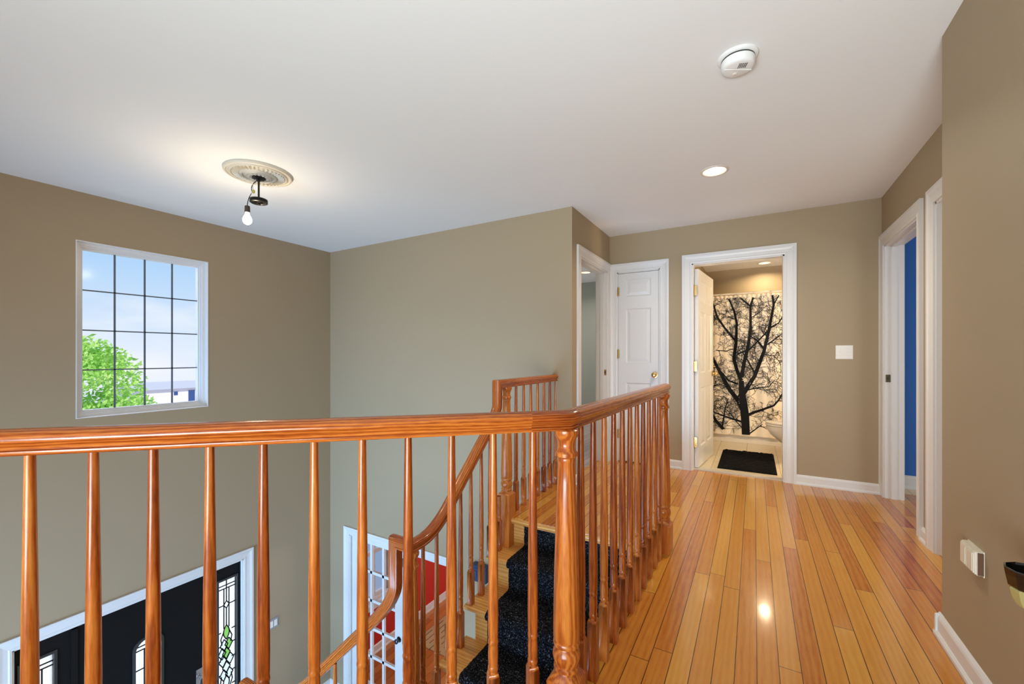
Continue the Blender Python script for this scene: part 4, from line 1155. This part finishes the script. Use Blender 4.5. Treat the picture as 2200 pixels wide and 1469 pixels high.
# dark holder with yellowish glass on the same wall, cut by the frame
nl = empty('wall_sconce', (XN - .06, 1.55, .566), 'small black and yellowish glass fixture low on the right wall at the picture edge', 'wall fixture')
mb = MB(); mb.lathe([(.040, -.004), (.043, .000), (.047, .022), (.050, .042), (.046, .044), (.042, .024), (.036, .004), (.001, .002)], n=10); mb.build('black_cup', plain('black_glass', (.004, .004, .004), .08, coat=.8), nl, True, angle=20)
mb = MB(); mb.lathe([(.038, -.003), (.040, -.010), (.035, -.032), (.027, -.048), (.012, -.053), (.001, -.053)], n=10); mb.build('glass_base', M_amber, nl, True, angle=20)
mb = MB(); mb.box((.034, -.012, -.006), (.060, .012, .010)); mb.box((.056, -.02, -.02), (.060, .02, .025)); mb.build('wall_mount', M_blackmet, nl)
# blue box on the wall by the red room doorway
bb = empty('wall_box', (-2.31, YM, -1.05), 'small dark blue box on the wall right of the red room doorway', 'wall box')
mb = MB(); mb.box((-.085, -.07, 0), (.085, 0, .155)); mb.build('box_body', M_box, bb)
mb = MB(); mb.box((-.088, -.074, .118), (.088, .0, .126)); mb.box((-.060, -.075, .05), (-.02, -.069, .10)); mb.build('lid_rim', plain('blue_lid', (.02, .06, .16), .3), bb)

# ================================================================== bathroom contents
tb = MB(); tb.box((-.65, 6.245, 0.0), (1.75, 6.30, .40)); tb.box((-.65, 6.30, 0), (1.75, 7.14, .14)); tb.box((-.65, 6.30, .14), (-.57, 7.14, .40)); tb.box((1.67, 6.30, .14), (1.75, 7.14, .40)); tb.box((-.57, 7.08, .14), (1.67, 7.14, .40)); tb.box((-.65, 6.235, .375), (1.75, 6.31, .40)); tb.box((-.63, 6.225, .0), (1.73, 6.245, .05))
tag(tb.build('bathtub', M_tub), 'cream bathtub behind the tree curtain in the bathroom', 'bathtub')
YC = 6.20
rod = MB(); rod.tube([(-.645, YC, 1.950), (1.745, YC, 1.950)], .011, 12)
tag(rod.build('curtain_rod', plain('cream_rod', (.78, .70, .55), .3), smooth=True), 'thin cream shower curtain rod across the bathroom', 'curtain rod')
cu = empty('shower_curtain', (0, YC, .10), 'cream shower curtain printed with a bare black tree', 'shower curtain')
def fold(x, z): return .010 * math.sin(x * 21.0 + 1.2 * math.sin(z * 1.3)) + .006 * math.sin(x * 47 + .7) + (.010 * math.sin(x * 120) * clamp((z - 1.86) / .06, 0, 1))
CX0, CX1, CZ0, CZ1 = -.63, 1.0, 0.100, 1.930
mb = MB(); nx, nz = 180, 26
for i in range(nx):
    for j in range(nz):
        xa, xb = CX0 + (CX1 - CX0) * i / nx, CX0 + (CX1 - CX0) * (i + 1) / nx; za, zb = CZ0 + (CZ1 - CZ0) * j / nz, CZ0 + (CZ1 - CZ0) * (j + 1) / nz
        mb.face([(xa, YC + fold(xa, za), za), (xb, YC + fold(xb, za), za), (xb, YC + fold(xb, zb), zb), (xa, YC + fold(xa, zb), zb)], 2 if za > 1.880 else 0)
# printed tree: main limbs traced as strokes, twigs grown from them
def C(p): return (-.6175 + (p[0] - 160) * .001883, 1.955 - (p[1] - 318) * .002145)
LIMBS = [
 [(438, 1175, 44), (436, 1120, 44), (432, 1060, 46), (424, 990, 42), (414, 920, 34), (410, 850, 26)],
 [(434, 1060, 30), (395, 975, 28), (340, 910, 24), (300, 840, 21), (262, 770, 17), (215, 680, 15), (178, 600, 13), (178, 500, 9), (200, 400, 6), (190, 340, 4)],
 [(410, 850, 22), (385, 790, 19), (365, 720, 19), (378, 620, 17), (382, 500, 13), (368, 430, 11), (330, 340, 8)],
 [(378, 612, 13), (310, 530, 12), (262, 460, 11), (240, 390, 9), (220, 335, 8)],
 [(412, 830, 22), (427, 740, 20), (450, 650, 18), (466, 540, 15), (465, 400, 12), (492, 318, 9)],
 [(465, 402, 9), (410, 352, 8), (360, 325, 6)],
 [(425, 925, 26), (490, 820, 21), (545, 670, 18), (575, 540, 15), (600, 400, 12), (590, 320, 9)],
 [(575, 535, 9), (628, 508, 7), (650, 470, 5)], [(600, 400, 7), (630, 345, 5)], [(565, 632, 8), (620, 592, 6), (660, 560, 4)],
 [(546, 662, 11), (508, 610, 9), (462, 580, 7)], [(385, 690, 8), (460, 660, 10), (520, 600, 8), (575, 545, 7)],
 [(490, 802, 9), (452, 732, 8), (418, 680, 6)], [(392, 872, 10), (335, 852, 9), (262, 772, 7), (195, 778, 4)],
 [(442, 1060, 18), (470, 1045, 16), (520, 1025, 14), (600, 990, 11), (630, 955, 9), (660, 900, 7)],
 [(422, 1100, 13), (350, 1085, 11), (270, 1060, 8), (175, 1030, 7)],
 [(300, 1152, 20), (252, 1102, 17), (216, 1040, 12), (200, 980, 10), (172, 958, 8)], [(292, 1145, 9), (312, 1020, 7), (330, 960, 3)],
 [(460, 1165, 8), (500, 1135, 6), (535, 1105, 4)], [(440, 905, 9), (520, 888, 6), (572, 882, 5), (605, 840, 3)],
 [(178, 966, 7), (240, 886, 7), (300, 872, 4), (340, 880, 2)], [(172, 590, 7), (210, 550, 4), (215, 500, 2)],
 [(420, 880, 8), (400, 930, 8), (385, 960, 9)], [(420, 1140, 6), (380, 1100, 5), (330, 1040, 4), (290, 1010, 2)],
 [(255, 665, 6), (320, 670, 5), (360, 655, 4)], [(382, 480, 5), (330, 458, 4), (290, 462, 3)], [(470, 470, 5), (520, 440, 4), (560, 400, 2)],
 [(680, 1000, 9), (720, 900, 8), (740, 760, 6), (730, 600, 4)], [(660, 900, 6), (690, 760, 5), (700, 620, 3)], [(540, 690, 6), (600, 700, 4), (640, 740, 2)],
]
rt = random.Random(11); strokes = [[(*C(p), p[2] * .0021) for p in l] for l in LIMBS]
def twig(x, z, a, ln, w, depth):
    pts = [(x, z, w)]; n = 4 if depth else 5
    for i in range(n):
        a += rt.uniform(-.45, .45); x += math.cos(a) * ln / n; z += math.sin(a) * ln / n
        pts.append((x, z, max(.0026, w * (1 - (i + 1) / (n + .5)))))
        if depth > 0 and rt.random() < .75: twig(x, z, a + rt.choice((-1, 1)) * rt.uniform(.5, 1.1), ln * rt.uniform(.35, .65), max(w * .6, .0028), depth - 1)
    strokes.append(pts)
for l in list(strokes):
    for (xa, za, wa), (xb, zb, wb) in zip(l, l[1:]):
        seg = math.hypot(xb - xa, zb - za); n = max(1, int(seg / .029))
        if wa > .07: n = 0
        for i in range(n):
            t = (i + rt.random()) / n; a = math.atan2(zb - za, xb - xa) + rt.choice((-1, 1)) * rt.uniform(.5, 1.25)
            twig(xa + (xb - xa) * t, za + (zb - za) * t, a, rt.uniform(.06, .24), rt.uniform(.0040, .0075), 2)
def ink(x, z): return (x, YC + fold(x, z) - .0035 - len(mb.f) % 7 * 2e-5, z)
for s_ in strokes:
    dn = []
    for (xa, za, wa), (xb, zb, wb) in zip(s_, s_[1:]):
        n = max(1, int(math.hypot(xb - xa, zb - za) / .022)); dn += [(xa + (xb - xa) * i / n, za + (zb - za) * i / n, wa + (wb - wa) * i / n) for i in range(n)]
    dn.append(s_[-1]); sides = []
    for i, (x, z, w) in enumerate(dn):
        q = dn[min(i + 1, len(dn) - 1)]; r_ = dn[max(i - 1, 0)]; dx, dz = q[0] - r_[0], q[1] - r_[1]; d_ = math.hypot(dx, dz) or 1
        nx_, nz_ = -dz / d_ * w / 2, dx / d_ * w / 2; sides.append(((x + nx_, z + nz_), (x - nx_, z - nz_)))
    for (a0, a1), (b0, b1) in zip(sides, sides[1:]):
        if all(CX0 < p[0] < CX1 and CZ0 < p[1] < 1.905 for p in (a0, a1, b0, b1)): mb.face([ink(*a0), ink(*b0), ink(*b1), ink(*a1)], 1)
part(mb, 'curtain_cloth', [M_curt, M_ink, M_hem], cu, False, recalc=False)
for k in range(9):
    x = -.58 + k * .19; mb = MB(); mb.tube([(x, YC + .018 * math.cos(a), 1.946 + .018 * math.sin(a)) for a in [i * PI / 6 for i in range(13)]], .002, 5)
    part(mb, 'curtain_ring', M_steel, cu, True)
# toilet: bowl points left, tank beyond the jamb
tl = empty('toilet', (.42, 5.32, .004), 'white toilet bowl peeking past the right bathroom door jamb', 'toilet')
def egg(mb, secs, n=28, mi=0):
    rings = []
    for z, cx_, rx, ry in secs: rings.append([(cx_ + rx * math.cos(2 * PI * k / n) * (1.0 if math.cos(2 * PI * k / n) > 0 else 1.12), ry * math.sin(2 * PI * k / n), z) for k in range(n)])
    for r0, r1 in zip(rings, rings[1:]):
        for k in range(n): mb.face([r0[k], r0[(k + 1) % n], r1[(k + 1) % n], r1[k]], mi)
    mb.face(list(reversed(rings[0])), mi); mb.face(rings[-1], mi)
mb = MB(); egg(mb, [(0, .06, .17, .10), (.02, .06, .165, .098), (.10, .06, .15, .085), (.17, .05, .15, .09), (.22, .02, .19, .12), (.29, -.01, .235, .160), (.35, -.02, .255, .180), (.385, -.02, .26, .185)]); mb.build('bowl', M_porc, tl, True, angle=50)
mb = MB(); egg(mb, [(.388, -.02, .262, .188), (.392, -.02, .266, .190), (.402, -.02, .266, .190), (.406, -.02, .262, .186)]); mb.build('seat', M_porc, tl, True, angle=50)
mb = MB(); egg(mb, [(.410, -.02, .260, .186), (.414, -.02, .264, .188), (.424, -.02, .262, .186), (.432, -.01, .20, .14)]); mb.build('lid', M_porc, tl, True, angle=50)
mb = MB(); mb.box((.24, -.22, .38), (.44, .22, .76)); mb.box((.23, -.23, .76), (.45, .23, .79)); mb.build('tank', M_porc, tl)
# bath mat
mt = MB(); x0, x1, y0, y1 = -.325, .190, 4.69, 5.63; rr = random.Random(5); nx, ny = 26, 46
G = [[(x0 + (x1 - x0) * i / nx, y0 + (y1 - y0) * j / ny, .006 + (.010 + rr.uniform(0, .010) if 0 < i < nx and 0 < j < ny else .002)) for j in range(ny + 1)] for i in range(nx + 1)]
for i in range(nx):
    for j in range(ny): mt.face([G[i][j], G[i + 1][j], G[i + 1][j + 1], G[i][j + 1]])
mt.face([(x0, y0, .005), (x1, y0, .005), (x1, y1, .005), (x0, y1, .005)])
tag(mt.build('bath_mat', M_matt, recalc=False), 'black shaggy mat on the cream bathroom tiles', 'bath mat')
# rug in the red room
rg = MB(); rg.box((-4.30, 4.56, ZF), (-2.6, 6.9, ZF + .010))
o = rg.build('area_rug', M_rug); tag(o, 'beige rug with dark dashes on the red room floor', 'rug')

# ================================================================== outdoors, seen through the window
m = MB(); m.box((-70, -40, -3.6), (XF - .17, 60, -3.5)); struct(m, 'ground', M_glare_ground, 'ground in front of the house, painted pale as glare', 'ground')
tr_ = empty('leafy_tree', (-18.0, 4.45, -3.5), 'bright lime green leafy tree outside the foyer window', 'tree')
rr = random.Random(21); mb = MB(); 
blobs = []
for i in range(46):
    a = rr.uniform(0, 2 * PI); ph = rr.uniform(-.9, 1.4); R = 1.45
    blobs.append((math.cos(a) * math.cos(ph) * R * rr.uniform(.5, 1), math.sin(a) * math.cos(ph) * R * rr.uniform(.6, 1.05), 3.4 + math.sin(ph) * 1.75 * rr.uniform(.6, 1), rr.uniform(.38, .62)))
for i in range(30):
    a = rr.uniform(0, 2 * PI); blobs.append((math.cos(a) * rr.uniform(.6, 1.5), math.sin(a) * rr.uniform(.6, 1.9), 2.5 + rr.uniform(-.9, .6), rr.uniform(.4, .6)))
for (bx0, by0, bz0, br0) in blobs:
    for k in range(150):
        d = Vector((rr.gauss(0, 1), rr.gauss(0, 1), rr.gauss(0, 1))).normalized() * br0 * rr.uniform(.65, 1.08)
        c = Vector((bx0, by0, bz0)) + d; u = Vector((rr.gauss(0, 1), rr.gauss(0, 1), rr.gauss(0, 1))).normalized(); v = u.orthogonal().normalized(); s = rr.uniform(.05, .10)
        mb.face([c - u * s, c + v * s * .55, c + u * s, c - v * s * .55])
mb.build('foliage', M_leaf, tr_, merge=False, recalc=False)
mb = MB(); mb.tube([(0, 0, 0), (.02, .03, 1.0), (0, .08, 2.0), (.05, .0, 3.2)], [.14, .11, .09, .04], 10)
for a in (0.4, 1.9, 3.3, 4.6): mb.tube([(0, .05, 1.5), (math.cos(a) * .5, math.sin(a) * .5, 2.4), (math.cos(a) * .9, math.sin(a) * .9, 3.1)], [.06, .04, .02], 6)
mb.build('trunk', M_bark, tr_, True)
# neighbouring house
nh = empty('neighbour_house', (-38.0, 15.0, -3.5), 'pale neighbouring house with a blue window beyond the tree', 'house')
mb = MB(); mb.box((-5, -2.6, 0), (0, 6.5, 2.15)); mb.build('wall', M_siding, nh)
mb = MB(); mb.face([(.3, -2.8, 2.12), (.3, 6.7, 2.12), (-2.5, 6.7, 2.55), (-2.5, -2.8, 2.55)]); mb.face([(-5.3, -2.8, 2.12), (-5.3, 6.7, 2.12), (-2.5, 6.7, 2.55), (-2.5, -2.8, 2.55)]); mb.face([(.3, -2.8, 2.12), (-2.5, -2.8, 2.55), (-5.3, -2.8, 2.12)]); mb.face([(.3, 6.7, 2.12), (-2.5, 6.7, 2.55), (-5.3, 6.7, 2.12)]); mb.build('roof', M_roof, nh)
mb = MB(); mb.box((0, .42, .95), (.05, .84, 1.92)); mb.build('window', M_bluepane, nh)
mb = MB(); mb.box((0, -.52, 1.62), (.05, -.28, 1.88)); mb.build('window', M_bluepane, nh)
